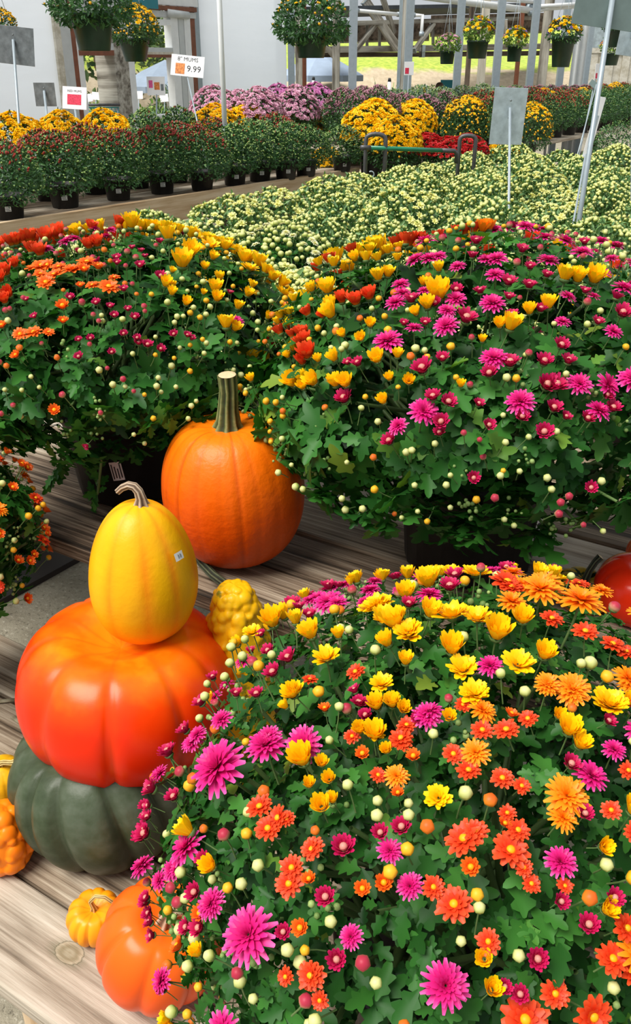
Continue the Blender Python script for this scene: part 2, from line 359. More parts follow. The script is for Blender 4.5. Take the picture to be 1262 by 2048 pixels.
def box_vf(x0, x1, y0, y1, z0, z1):
    V = [(x, y, z) for z in (z0, z1) for y in (y0, y1) for x in (x0, x1)]
    return V, [(0, 2, 3, 1), (4, 5, 7, 6), (0, 1, 5, 4), (2, 6, 7, 3), (0, 4, 6, 2), (1, 3, 7, 5)]
def box(mb, x0, x1, y0, y1, z0, z1, m=0):
    V, F = box_vf(x0, x1, y0, y1, z0, z1); return mb.add(V, F, m)
def plank_vf(L, W, T, c=.004):
    """bevelled board along X, centred, top at z = 0"""
    w, prof = W / 2, []
    prof = [(-w, -c), (-w + c, 0), (w - c, 0), (w, -c), (w, -T + c), (w - c, -T), (-w + c, -T), (-w, -T + c)]
    V = [(x, y, z) for x in (-L / 2, L / 2) for y, z in prof]
    F = [(i, (i + 1) % 8, 8 + (i + 1) % 8, 8 + i) for i in range(8)] + [tuple(range(7, -1, -1)), tuple(range(8, 16))]
    return V, [tuple(reversed(f)) for f in F]
def frames(P):
    P = np.asarray(P, float); T = np.gradient(P, axis=0); T /= np.linalg.norm(T, axis=1)[:, None] + 1e-12
    a = np.array([0, 0, 1.]) if abs(T[0][2]) < .9 else np.array([1., 0, 0])
    n = np.cross(T[0], a); n /= np.linalg.norm(n); out = []
    for t in T:
        n = n - t * (n @ t); n /= np.linalg.norm(n); out.append((n, np.cross(t, n)))
    return T, out
def tube(mb, P, r, n=8, m=0, ridges=0, rd=.15, cap=True, tone=.5):
    P = np.asarray(P, float); r = np.broadcast_to(np.asarray(r, float), (len(P),)); T, fr = frames(P)
    V = []; rib = []
    for p, rr, (a, b) in zip(P, r, fr):
        for k in range(n):
            th = 2 * math.pi * k / n; q = 1.0
            if ridges: q = 1 - rd + rd * math.cos(ridges * th)
            V.append(p + (a * math.cos(th) + b * math.sin(th)) * rr * q); rib.append((q - 1 + 2 * rd) / (2 * rd) if ridges else 1)
    F = [(i * n + k, i * n + (k + 1) % n, (i + 1) * n + (k + 1) % n, (i + 1) * n + k) for i in range(len(P) - 1) for k in range(n)]
    if cap: F += [tuple(range(n - 1, -1, -1)), tuple((len(P) - 1) * n + k for k in range(n))]
    return mb.add(V, F, m, tone, rib)
def lathe(mb, prof, n=32, m=0, flute=0, fd=0.0, cap=True):
    V = []
    for r, z in prof:
        for k in range(n):
            th = 2 * math.pi * k / n; q = r * (1 + fd * math.cos(flute * th)) if flute else r
            V.append((q * math.cos(th), q * math.sin(th), z))
    F = [(i * n + k, i * n + (k + 1) % n, (i + 1) * n + (k + 1) % n, (i + 1) * n + k) for i in range(len(prof) - 1) for k in range(n)]
    if cap: F += [tuple(range(n - 1, -1, -1))]
    return mb.add(V, F, m)
def beam(mb, a, b, w, h, m=0):
    """rectangular timber between two points, local X along it"""
    a, b = np.asarray(a, float), np.asarray(b, float); t = b - a; L = np.linalg.norm(t); t /= L
    s = np.cross(t, (0, 0, 1.)); s = np.array([0, 1., 0]) if np.linalg.norm(s) < .01 else s / np.linalg.norm(s); u = np.cross(s, t)
    V = [p + s * w / 2 * i + u * h / 2 * j for p in (a, b) for i, j in ((-1, -1), (1, -1), (1, 1), (-1, 1))]
    return mb.add(V, [(0, 1, 2, 3), (7, 6, 5, 4), (0, 4, 5, 1), (1, 5, 6, 2), (2, 6, 7, 3), (3, 7, 4, 0)], m)
def beam_part(name, a, b, w, h, mat, parent):
    """timber as its own object with local X along its length, so that the grain follows it"""
    a, b = np.asarray(a, float), np.asarray(b, float); t = b - a; L = float(np.linalg.norm(t))
    mb = MB(); V, F = plank_vf(L, w, h, min(w, h) * .06); mb.add(np.array(V) + (0, 0, h / 2), F)
    o = link(name, mb.mesh(name, [mat], False), parent, (a + b) / 2)
    o.rotation_euler = Vector(t).to_track_quat('X', 'Z').to_euler(); return o
def sphere_vf(nu=10, nv=6):
    V = [(0, 0, -1.)]
    for j in range(1, nv):
        ph = -math.pi / 2 + math.pi * j / nv
        V += [(math.cos(ph) * math.cos(2 * math.pi * i / nu), math.cos(ph) * math.sin(2 * math.pi * i / nu), math.sin(ph)) for i in range(nu)]
    V.append((0, 0, 1.)); F = [(0, 1 + (i + 1) % nu, 1 + i) for i in range(nu)]
    F += [(1 + j * nu + i, 1 + j * nu + (i + 1) % nu, 1 + (j + 1) * nu + (i + 1) % nu, 1 + (j + 1) * nu + i) for j in range(nv - 2) for i in range(nu)]
    k = len(V) - 1; b = 1 + (nv - 2) * nu; F += [(b + i, b + (i + 1) % nu, k) for i in range(nu)]
    return np.array(V), F
def unit(v): v = np.asarray(v, float); return v / (np.linalg.norm(v, axis=-1, keepdims=True) + 1e-12)
def basis(y, z):
    """(N,3,3) matrices whose columns are x, y (length direction), z (face) """
    y = unit(y); z = z - y * np.sum(y * z, axis=-1, keepdims=True); z = unit(z); x = np.cross(y, z)
    return np.stack([x, y, z], axis=-1)
def axis_basis(z, spin):
    z = unit(z); a = np.where(np.abs(z[:, 2:3]) < .95, np.array([[0, 0, 1.]]), np.array([[1., 0, 0]]))
    x = unit(np.cross(a, z)); y = np.cross(z, x); c, s = np.cos(spin)[:, None], np.sin(spin)[:, None]
    return np.stack([x * c + y * s, y * c - x * s, z], axis=-1)

# ------------------------------------------------------------------ leaves and blooms
def leaf_tpl(bend=.25, fold=.16, wid=1.0, tone=.5):
    half = [(.045, .02), (.10, .16), (.27, .26), (.30, .36), (.17, .44), (.24, .54), (.33, .68), (.27, .72), (.15, .72), (.15, .84), (.09, .95)]
    mid = [(0, 0), (0, .40), (0, .72), (0, 1.0)]
    def z(x, y): return fold * abs(x) - bend * y * y + .05 * math.sin(y * 9) * abs(x)
    V = [(x * wid, y, z(x, y)) for x, y in mid] + [(x * wid, y, z(x, y)) for x, y in half] + [(-x * wid, y, z(x, y)) for x, y in half]
    F = []
    for o, flip in ((4, False), (15, True)):
        fs = [(0, o, o + 1, o + 2, o + 3, o + 4, 1), (1, o + 4, o + 5, o + 6, o + 7, o + 8, 2), (2, o + 8, o + 9, o + 10, 3)]
        F += [tuple(reversed(f)) if flip else f for f in fs]
    return (np.array(V), F, 0, tone)
LEAF = [leaf_tpl(b, f, w) for b, f, w in ((.22, .25, 1.0), (.38, .15, .92), (.10, .3, .85), (.5, .2, 1.05))]
def small_leaf_tpl():
    V = np.array([(0, 0, 0), (.2, .35, .05), (.13, .75, 0), (0, 1, -.1), (-.13, .75, 0), (-.2, .35, .05)])
    return (V, [(0, 1, 2, 3), (0, 3, 4, 5)], 0, .5)
SLEAF = small_leaf_tpl()

def petal_strip(L, w, elev, base_r, curl=0.3, seg=3, th=0.0, t0=0.0, t1=1.0):
    """one petal leaving the axis at angle th, raised by elev radians"""
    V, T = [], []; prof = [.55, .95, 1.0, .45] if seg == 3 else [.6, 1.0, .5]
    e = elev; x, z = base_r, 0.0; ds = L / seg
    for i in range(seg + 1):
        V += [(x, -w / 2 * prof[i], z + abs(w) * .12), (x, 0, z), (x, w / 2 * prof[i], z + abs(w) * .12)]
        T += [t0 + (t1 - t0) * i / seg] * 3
        x += ds * math.cos(e); z += ds * math.sin(e); e -= curl / seg
    V = np.array(V); c, s = math.cos(th), math.sin(th)
    V = np.stack([V[:, 0] * c - V[:, 1] * s, V[:, 0] * s + V[:, 1] * c, V[:, 2]], axis=1)
    F = []
    for i in range(seg):
        a = i * 3; F += [(a, a + 3, a + 4, a + 1), (a + 1, a + 4, a + 5, a + 2)]
    return V, F, np.array(T)
def add_stem(mb, length, m=1, r=.05):
    bx_, by_ = rng.uniform(-.12, .12, 2) * length
    tube(mb, [(0, 0, 0), (bx_ * .3, by_ * .3, -length * .5), (bx_, by_, -length)], [r, r * .9, r], 5, m, cap=False)
def calyx(mb, r=.22, h=.22, m=1):
    lathe(mb, [(.05, -h), (r * .7, -h * .75), (r, -h * .2), (r * .95, .03)], 8, m)
def bloom(kind, petal, centre=None, stem=2.4):
    """unit radius bloom looking up +Z; petals, green calyx with stem, optional centre"""
    mb = MB(); R = random.Random(sum(map(ord, kind + petal)))
    if kind == 'open':
        rings = [(17, 1.0, .10, .26), (15, .86, .42, .24), (13, .66, .75, .21), (10, .46, 1.05, .18), (7, .28, 1.3, .13)]
        for q, (n, L, e, w) in enumerate(rings):
            for k in range(n):
                th = 2 * math.pi * (k + .5 * (q % 2)) / n + R.uniform(-.08, .08)
                V, F, T = petal_strip(L * R.uniform(.88, 1.06), w * R.uniform(.85, 1.1), e + R.uniform(-.12, .14), .05, .5, 3, th, .25 - .03 * q, 1 - .14 * q)
                mb.add(V + (0, 0, .02 * q), F, 0, T)
        calyx(mb, .26, .22)
    elif kind == 'daisy':
        for q, (n, L, e, w) in enumerate([(13, 1.0, .20, .42), (11, .80, .52, .38), (8, .52, .85, .30)]):
            for k in range(n):
                th = 2 * math.pi * (k + .5 * (q % 2)) / n + R.uniform(-.1, .1)
                V, F, T = petal_strip(L * R.uniform(.85, 1.06), w * R.uniform(.85, 1.1), e + R.uniform(-.15, .15), .08, .45, 3, th, .3, 1 - .1 * q)
                mb.add(V + (0, 0, .02 * q), F, 0, T)
        V, F = sphere_vf(10, 6); mb.add(V * (.24, .24, .17) + (0, 0, .14), F, 0, 0.0)
        calyx(mb, .26, .22)
    elif kind == 'half':
        for q, (n, L, e, w) in enumerate([(12, .95, .95, .40), (11, .85, 1.15, .36), (8, .62, 1.3, .28)]):
            for k in range(n):
                th = 2 * math.pi * (k + .5 * (q % 2)) / n + R.uniform(-.1, .1)
                V, F, T = petal_strip(L * R.uniform(.88, 1.05), w, e + R.uniform(-.1, .1), .26 - .06 * q, .3, 3, th, .45, 1 - .12 * q)
                mb.add(V, F, 0, T)
        V, F = sphere_vf(10, 6); mb.add(V * (.30, .30, .3) + (0, 0, .36), F, 0, .05)
        calyx(mb, .42, .3)
    elif kind == 'tulip':
        for q, (n, L, e, w) in enumerate([(11, 1.0, .62, .50), (9, .92, .85, .46), (7, .75, 1.1, .36), (5, .5, 1.3, .26)]):
            for k in range(n):
                th = 2 * math.pi * (k + .5 * (q % 2)) / n + R.uniform(-.14, .14)
                V, F, T = petal_strip(L * R.uniform(.85, 1.1), w * R.uniform(.85, 1.1), e + R.uniform(-.2, .16), .16 - .03 * q, .35, 3, th, .35, 1 - .1 * q)
                mb.add(V + (0, 0, -.2), F, 0, T)
        calyx(mb, .32, .4)
    elif kind == 'cup':
        for q, (n, L, e, w) in enumerate([(9, 1.15, 1.15, .56), (9, 1.1, 1.28, .50), (6, .9, 1.40, .38)]):
            for k in range(n):
                th = 2 * math.pi * (k + .5 * (q % 2)) / n + R.uniform(-.1, .1)
                V, F, T = petal_strip(L * R.uniform(.9, 1.08), w, e + R.uniform(-.1, .06), .30 - .07 * q, -.05 + .25 * R.random(), 3, th, .3, 1 - .1 * q)
                mb.add(V, F, 0, T)
        calyx(mb, .44, .36)
    elif kind == 'bud':
        V, F = sphere_vf(10, 7); V = V.copy(); ang = np.arctan2(V[:, 1], V[:, 0]); V[:, :2] *= (1 + .05 * np.cos(5 * ang))[:, None]
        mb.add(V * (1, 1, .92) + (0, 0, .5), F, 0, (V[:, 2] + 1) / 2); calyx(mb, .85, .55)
    add_stem(mb, stem * (1 if kind != 'bud' else 2.6), 1, .06 if kind != 'bud' else .16)
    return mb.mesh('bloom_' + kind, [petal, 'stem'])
BL = {}
def get_bloom(kind, petal, variant=0):
    k = (kind, petal, variant)
    if k not in BL: BL[k] = bloom(kind, petal)
    return BL[k]
LEAF_MESH = []
for i in range(12):
    mb_ = MB(); V_, F_, _a, _b = LEAF[i % 4]; mb_.add(V_, F_, 0, float(np.clip(.25 + .6 * i / 11 + rng.normal(0, .05), 0, .95))); LEAF_MESH.append(mb_.mesh('leaf', ['leaf']))

def pot_mb(r1, r0, h, flute=0, n=40):
    """thin-walled nursery pot: tapered wall, thick rolled rim, inside and soil"""
    mb = MB(); rim = h * .11
    lathe(mb, [(r0 * .96, 0), (r0, .006), (r1 * .955, h - rim), (r1 * 1.0, h - rim), (r1 * 1.02, h - rim * .5), (r1 * 1.0, h), (r1 * .95, h), (r1 * .93, h - rim * 1.3), (0.002, h - rim * 1.3)], n, 0, flute, .012 if flute else 0)
    return mb

# ------------------------------------------------------------------ large potted mums
def dome_point(c, rad, d):
    """point and outward normal of the canopy along unit directions d (N,3); rad = (r, r, up, low)"""
    d = np.asarray(d, float)
    lump = 1 + .035 * np.sin(5 * d[:, 0] + 2 * d[:, 1] + 7 * d[:, 2]) + .03 * np.sin(7 * d[:, 1] - 4 * d[:, 0] + 1.3)
    rz = np.where(d[:, 2] > 0, rad[2], rad[3])
    R = np.stack([np.full(len(d), rad[0]), np.full(len(d), rad[1]), rz], axis=1)
    return np.asarray(c) + d * R * lump[:, None], unit(d / R)
def dome_ray(c, rad, x, y):
    """nearest hit of the sight line with the canopy (plain dome)"""
    d = ray(x, y); o = EYE - np.asarray(c)
    for rz, up in ((rad[2], True), (rad[3], False)):
        S = np.array([rad[0], rad[1], rz]); a = d / S; b = o / S
        A, B, C = a @ a, a @ b, b @ b - 1; D = B * B - A * C
        if D < 0:
            t = -B / A; p = o + d * t; q = unit(p / S)
            if (q[2] >= 0) == up: return q
            continue
        p = o + d * ((-B - math.sqrt(D)) / A)
        if (p[2] >= 0) == up: return unit(p / S)
    return None
def rand_dirs(n, zmin=-.7):
    u = rng.normal(size=(int(n * 2.5) + 20, 3)); u = unit(u); u = u[u[:, 2] > zmin]; return u[:n]

def mum_plant(name, label, base, pot, c_off, rad, n_ros, n_leaf_obj, placed, fill, leaf_len=(.030, .055), zmin=-.8, side=None, tiny=60):
    """potted mum: pot, single leaves, joined inner foliage, single flowers and buds.
    placed = [(px, py, kind, petal, radius)], fill = function(direction local, rnd) -> (kind, petal, radius) or None"""
    base = np.asarray(base, float); root = thing(name, label, 'potted plant', base)
    c = base + np.asarray(c_off)
    r1, r0, h = pot
    pm = pot_mb(r1, r0, h, 24); p_ = part('pot', pm, 'black_plastic', root)
    sm = MB(); lathe(sm, [(r1 * .94, h - .035), (r1 * .6, h - .028), (.001, h - .02)], 24, 0, cap=False); part('soil', sm, 'brown_dark', p_)
    # branches from the soil to the canopy
    bm = MB()
    for d in rand_dirs(70, -.45):
        e, _ = dome_point(c, rad, d[None]); e = e[0] - base; s0 = np.array([rng.uniform(-.5, .5) * r1, rng.uniform(-.5, .5) * r1, h - .03])
        m_ = (s0 + e) / 2 + (0, 0, .05); tube(bm, [s0, m_, s0 + (e - s0) * .95], [.006, .004, .0025], 5, 0, cap=False)
    part('branches', bm, 'stem', root, kind='stuff')
    # rosettes of leaves
    d = rand_dirs(n_ros, zmin); P, Nn = dome_point(c, rad, d)
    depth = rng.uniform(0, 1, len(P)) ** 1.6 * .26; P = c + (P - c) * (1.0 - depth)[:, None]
    LP, LR, LT, LV = [], [], [], []
    tilt = np.where(d[:, 2] < 0, -.1, .35)
    ax = unit(Nn * .75 + np.array([0, 0, 1.]) * tilt[:, None] + rng.normal(0, .22, P.shape))
    for p, a, dd, dp in zip(P, ax, d, depth):
        k = rng.integers(5, 9); sp = rng.uniform(0, 6.28)
        u = unit(np.cross(a, (0.31, .77, .55))); w = np.cross(a, u); L0 = rng.uniform(*leaf_len)
        for i in range(k):
            th = sp + i * 2.4; el = rng.uniform(-.15, .75)
            ydir = (u * math.cos(th) + w * math.sin(th)) * math.cos(el) + a * math.sin(el)
            ydir = ydir + np.array([0, 0, -.30 if dd[2] < .2 else -.05])
            LP.append(p - a * .012 * i / k + rng.normal(0, .004, 3)); LR.append((ydir, a, L0 * rng.uniform(.6, 1.1)))
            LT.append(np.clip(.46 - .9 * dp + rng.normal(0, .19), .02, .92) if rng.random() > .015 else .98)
    LP = np.array(LP); Y = np.array([q[0] for q in LR]); Z = np.array([q[1] for q in LR]); LS = np.array([q[2] for q in LR]); LT = np.array(LT)
    B = basis(Y, Z)
    # the leaves that show largest become single parts
    view = unit(EYE - LP); out = unit(LP - c); q = LP - EYE; t = q @ FWD
    px, py = 631 + F_PX * (q @ RIGHT) / t, 1024 - F_PX * (q @ UP) / t
    face = np.abs(np.sum(B[:, :, 2] * view, axis=1))
    score = np.sum(out * view, axis=1) * 1.2 + face * .8 + np.linalg.norm((LP - c) / np.array([rad[0], rad[1], rad[2]]), axis=1) * 2.2 + LS * 8
    score[(px < 5) | (px > 1257) | (py > 2043)] -= 10
    order = np.argsort(-score); top = order[:n_leaf_obj]; rest = order[n_leaf_obj:]
    for i in top:
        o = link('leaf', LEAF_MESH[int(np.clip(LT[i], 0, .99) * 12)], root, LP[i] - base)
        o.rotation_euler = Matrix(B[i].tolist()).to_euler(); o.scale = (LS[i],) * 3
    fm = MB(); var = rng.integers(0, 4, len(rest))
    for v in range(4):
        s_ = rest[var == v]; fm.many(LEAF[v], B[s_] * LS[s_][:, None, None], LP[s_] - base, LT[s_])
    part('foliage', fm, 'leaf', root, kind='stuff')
    # flowers
    spots = []
    def put(p, n, kind, petal, r, lift=.012):
        r *= {'cup': 1.45, 'half': 1.3, 'tulip': 1.12, 'daisy': 1.1}.get(kind, 1.0); kind = 'tulip' if (kind, petal) == ('open', 'yellow') else kind
        a = unit(n * .62 + np.array([0, 0, .55]) + rng.normal(0, .16, 3)); p = p + n * lift
        o = link('bud' if kind == 'bud' else 'flower', get_bloom(kind, petal, int(rng.integers(0, 2)) if kind != 'bud' else 0), root, p - base)
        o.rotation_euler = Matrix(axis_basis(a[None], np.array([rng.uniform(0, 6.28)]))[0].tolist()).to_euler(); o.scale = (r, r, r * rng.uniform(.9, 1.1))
        spots.append((p, r))
    nfl = nbd = 0
    for (x, y, kind, petal, r) in placed:
        dq = dome_ray(c, rad, x, y)
        if dq is None: continue
        p, n = dome_point(c, rad, dq[None]); put(p[0], n[0], kind, petal, r, .022); nfl += 1
    cand = rand_dirs(2600, -.55); cp, cn = dome_point(c, rad, cand)
    for dd, p, n in zip(cand, cp, cn):
        w = fill(np.array([dd @ HR, dd @ HF, dd[2]]), rng.random)
        if w is None: continue
        kind, petal, r = w
        if kind == 'bud' and nbd >= 300 or kind != 'bud' and nfl >= 300: continue
        pp = p + n * .012
        if any((pp - s[0]) @ (pp - s[0]) < (.8 * (s[1] + r) + .003) ** 2 for s in spots): continue
        put(p, n, kind, petal, r, .016 + rng.uniform(-.004, .014))
        if kind == 'bud': nbd += 1
        else: nfl += 1
    # clusters of tiny green buds in the rosette tips
    tb = MB(); td = rand_dirs(tiny, -.6)
    if len(td):
        tp, tn = dome_point(c, rad, td); Vs, Fs = sphere_vf(6, 4)
        PP = (tp[:, None] + rng.normal(0, .008, (len(tp), 6, 3))).reshape(-1, 3)
        tb.many((Vs, Fs, 0, .7), np.eye(3)[None] * rng.uniform(.0022, .0042, len(PP))[:, None, None], PP - base, rng.uniform(.3, 1, len(PP)))
        part('tiny_buds', tb, 'bud_lime', root, kind='stuff')
    return root, c

# ------------------------------------------------------------------ ground and the stepped display bench
gm = MB(); box(gm, -9.5, 6, -3, 30, -.1, 0); tag(part('floor', gm, 'concrete', smooth=False), kind='structure')

Z_LOW, Z_UP = .28, .61
low = thing('lower_bench', 'low weathered wooden display bench under the pumpkin stack and front mum', 'bench', (-.6, .76, 0))
def planks(parent, ys, w, z, x0, x1, mats, org, T=.038):
    for i, y in enumerate(ys):
        mb = MB(); V, F = plank_vf(x1 - x0, w, T); mb.add(V, F)
        part('plank', mb, mats[i], parent, ((x0 + x1) / 2 - org[0] + .013 * (i % 2), y - org[1], z + (.002, -.003, .001, -.001, .002)[i % 5]), smooth=False)
mb = MB(); V, F = plank_vf(3.4, .142, .038); mb.add(np.array(V) + (0.0, 0, 0), F)
# front board: its knot is at the local origin, so it is cut to reach from there to both ends
knot = atz(140, 1905, Z_LOW)
mb = MB(); V, F = plank_vf(3.4, .145, .038); mb.add(np.array(V) + (-.15, .523 - knot[1], 0), F)
part('plank', mb, 'wood_pale', low, (knot[0] + .6, knot[1] - .76, Z_LOW), smooth=False)
planks(low, (.673, .825, .978), .143, Z_LOW, -2.6, 1.1, ('wood_mid', 'wood_mid', 'wood_mid'), (-.6, .76))
for x in (-2.2, -.78, .7):
    for y in (.50, 1.0): beam_part('leg', (x + .6, y - .76, 0), (x + .6, y - .76, Z_LOW - .04), .085, .085, 'wood_tan', low)
    mb = MB(); box(mb, x + .6 - .02, x + .6 + .02, -.29, .27, Z_LOW - .13, Z_LOW - .04); part('stringer', mb, 'wood_mid', low, smooth=False)
upb = thing('upper_bench', 'higher weathered wooden display bench under the orange pumpkin and two mums', 'bench', (-.6, 1.43, 0))
planks(upb, (1.128, 1.278, 1.428, 1.578, 1.728), .146, Z_UP, -2.7, 1.4, ('wood_dark', 'wood_dark', 'wood_mid', 'wood_grey', 'wood_mid'), (-.6, 1.43))
for x in (-2.3, -.855, .9):
    for y in (1.12, 1.74): beam_part('leg', (x + .6, y - 1.43, 0), (x + .6, y - 1.43, Z_UP - .04), .085, .085, 'wood_dark', upb)
    mb = MB(); box(mb, x + .6 - .02, x + .6 + .02, -.36, .36, Z_UP - .15, Z_UP - .04); part('stringer', mb, 'wood_dark', upb, smooth=False)
a, b = atz(70, 1162, .02), atz(168, 1108, .02)  # stand-in slab for an unidentified dark shape under the upper bench
dv = unit(b - a); nv = np.array([-dv[1], dv[0], 0]); o_ = (a + b) / 2
mb = MB(); L = .6; mb.add([o_ - dv * L - o_ + nv * w + (0, 0, z) for z in (-.02, 0) for w in (0, .5)] + [dv * L + nv * w + (0, 0, z) for z in (-.02, 0) for w in (0, .5)],
    [(0, 1, 3, 2), (4, 6, 7, 5), (0, 4, 5, 1), (2, 3, 7, 6), (0, 2, 6, 4), (1, 5, 7, 3)])
tag(part('dark_slab', mb, 'brown_dark', None, (o_[0], o_[1], .02), smooth=False), 'dark brown slab lying on the concrete under the upper bench', 'board')
# wood chips in the gap of the lower bench
for i, (x, y, L, r) in enumerate([(12, 1400, .035, .5), (36, 1440, .04, -.3)]):
    p = atz(x, y, Z_LOW + .004); mb = MB(); V, F = plank_vf(L, .010, .004, .001); V = np.array(V); V[:, 1] += .004 * np.sin(V[:, 0] * 80); mb.add(V, F)
    tag(part('wood_chip', mb, 'wood_pale', None, p, (0, 0, r)), ('curled pale wood splinter on the lower bench, the one nearer the picture edge', 'straight wood splinter on the lower bench beside the red-orange pumpkin')[i], 'wood chip', 'splinters on the lower bench')

# ------------------------------------------------------------------ pumpkins and gourds
def rind(R, Hz, ribs, rd, top=.25, bot=.2, pw=1.0, egg=0.0, nu=128, nv=56, wob=.03, seed=0, warts=0, wart_h=.006, wart_r=.014, sharp=3.0, bend=0.0, neck=None):
    rg = np.random.default_rng(seed); ph = np.linspace(-math.pi / 2, math.pi / 2, nv + 1); th = np.linspace(0, 2 * math.pi, nu, endpoint=False)
    TH, PH = np.meshgrid(th, ph); C, S = np.cos(PH), np.sin(PH)
    r = np.abs(C) ** pw; prof_r = R * r * (1 + egg * S)
    if neck: prof_r = R * r * np.interp(S, *neck)
    z = Hz * S; dm = np.exp(-(r / .42) ** 2); z = z - np.where(S > 0, top, -bot) * Hz * dm
    groove = np.zeros_like(TH)
    if ribs:
        w = TH + .10 * np.sin(2 * TH + seed) + .05 * np.sin(5 * TH + 2 * seed); groove = (1 - np.abs(np.sin(ribs * w / 2))) ** sharp
        prof_r = prof_r * (1 - rd * groove * np.minimum(1, 1.6 * np.abs(C)))
        z = z - np.sign(S) * rd * .5 * Hz * groove * (1 - np.abs(S)) * 0
    prof_r = prof_r * (1 + wob * np.sin(TH + seed) * C + wob * .6 * np.sin(2 * TH + 3 * seed) * C)
    V = np.stack([prof_r * np.cos(TH), prof_r * np.sin(TH), z], axis=-1).reshape(-1, 3)
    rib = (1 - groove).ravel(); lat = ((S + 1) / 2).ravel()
    if bend: V[:, 0] += bend * (V[:, 2] / Hz) ** 2
    if warts:
        N = unit(V / np.array([R, R, Hz]) ** 2 * 1.0); idx = rg.integers(nu, len(V) - nu, warts)
        add = np.zeros(len(V))
        for i in idx:
            h, rr = wart_h * rg.uniform(.5, 1.2), wart_r * rg.uniform(.6, 1.3)
            d2 = np.sum((V - V[i]) ** 2, axis=1) / rr ** 2; add = np.maximum(add, h * np.sqrt(np.clip(1 - d2, 0, 1)))
        V = V + N * add[:, None]; rib = np.clip(add / wart_h, 0, 1)
    F = [(j * nu + i, j * nu + (i + 1) % nu, (j + 1) * nu + (i + 1) % nu, (j + 1) * nu + i) for j in range(nv) for i in range(nu)]
    mb = MB(); mb.add(V, F, 0, lat, rib); return mb, V
def gourd(name, label, centre, mat, stem=None, stem_mat='stem_green', rot=(0, 0, 0), cat='pumpkin', group=None, **kw):
    """thing at the rind's lowest point; stem = (local path, radii, ridges)"""
    mb, V = rind(**kw); Rm = Matrix.Rotation(rot[2], 3, 'Z') @ Matrix.Rotation(rot[1], 3, 'Y') @ Matrix.Rotation(rot[0], 3, 'X')
    zl = (V @ np.array(Rm).T)[:, 2].min(); c = np.asarray(centre, float)
    root = thing(name, label, cat, (c[0], c[1], c[2] + zl), 0, group)
    e = Rm.to_euler(); rd = part('rind', mb, mat, root, (0, 0, -zl), e)
    if stem:
        P, r, rg = stem; sb = MB(); tube(sb, P, r, 40 if rg else 12, 0, rg, .16, cap=False); st = part('stem', sb, stem_mat, root, (0, 0, -zl), e)
        T, fr = frames(P); cb = MB(); k = 14; ce = np.asarray(P[-1], float)
        vs_ = [ce + (fr[-1][0] * math.cos(2 * math.pi * i / k) + fr[-1][1] * math.sin(2 * math.pi * i / k)) * r[-1] * .88 for i in range(k)]
        cb.add(vs_ + [ce + T[-1] * r[-1] * .25], [(i, (i + 1) % k, k) for i in range(k)]); part('cut_end', cb, 'cut', st)
    return root

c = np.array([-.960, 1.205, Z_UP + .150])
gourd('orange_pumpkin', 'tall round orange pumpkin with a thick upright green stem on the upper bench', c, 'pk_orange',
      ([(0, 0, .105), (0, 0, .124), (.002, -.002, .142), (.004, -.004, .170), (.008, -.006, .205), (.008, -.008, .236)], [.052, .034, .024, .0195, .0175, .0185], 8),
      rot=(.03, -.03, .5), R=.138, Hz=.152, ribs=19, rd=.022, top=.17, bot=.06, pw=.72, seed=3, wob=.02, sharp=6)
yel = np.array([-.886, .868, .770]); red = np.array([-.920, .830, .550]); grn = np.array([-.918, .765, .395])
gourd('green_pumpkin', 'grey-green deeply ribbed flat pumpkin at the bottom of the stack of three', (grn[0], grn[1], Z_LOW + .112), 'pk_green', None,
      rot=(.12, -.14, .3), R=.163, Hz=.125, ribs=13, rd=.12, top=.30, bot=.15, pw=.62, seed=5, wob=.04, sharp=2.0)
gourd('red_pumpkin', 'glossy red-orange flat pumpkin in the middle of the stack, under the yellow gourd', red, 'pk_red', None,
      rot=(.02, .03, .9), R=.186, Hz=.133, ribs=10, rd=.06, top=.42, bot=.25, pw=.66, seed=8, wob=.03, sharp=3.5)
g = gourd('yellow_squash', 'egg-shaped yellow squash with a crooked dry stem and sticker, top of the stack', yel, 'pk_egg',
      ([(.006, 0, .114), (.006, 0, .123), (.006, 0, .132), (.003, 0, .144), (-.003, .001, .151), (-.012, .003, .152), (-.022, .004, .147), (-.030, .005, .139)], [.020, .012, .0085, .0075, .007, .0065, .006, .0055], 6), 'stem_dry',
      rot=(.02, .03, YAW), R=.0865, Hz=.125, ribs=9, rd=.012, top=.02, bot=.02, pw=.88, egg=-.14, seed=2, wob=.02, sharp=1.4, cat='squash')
# price sticker on the squash, facing the viewer
def sticker(parent, base, centre, R, Hz, px, py, w, h, txt=None, rz=0):
    d = ray(px, py); S = np.array([R, R, Hz]); o = EYE - centre; A_, B_, C_ = (d / S) @ (d / S), (d / S) @ (o / S), (o / S) @ (o / S) - 1
    D_ = max(0, B_ * B_ - A_ * C_); p = EYE + d * ((-B_ - math.sqrt(D_)) / A_); n = unit((p - centre) / S ** 2)
    x = unit(np.cross((0, 0, 1.), n)); y = np.cross(n, x); mb = MB(); V = []
    for j in range(4):
        for i in range(4):
            u, v = (i / 3 - .5) * w, (j / 3 - .5) * h; V.append((u, v, -(u * u) / (2 * R)))
    mb.add(V, [(j * 4 + i, j * 4 + i + 1, j * 4 + i + 5, j * 4 + i + 4) for j in range(3) for i in range(3)])
    o2 = part('sticker', mb, 'label', parent, p + n * .0025 - base, Matrix(np.stack([x, y, n], 1).tolist()).to_euler())
    if txt:                                  # illegible price print
        lb = MB()
        for k_, u in enumerate((-.12, -.03, .12, .22)): box(lb, w * (u - .02), w * (u + .02), -h * .25, h * (.25 - .06 * (k_ % 2)), .0002, .0005)
        part('print', lb, 'plate_dark', o2, smooth=False)
    return o2
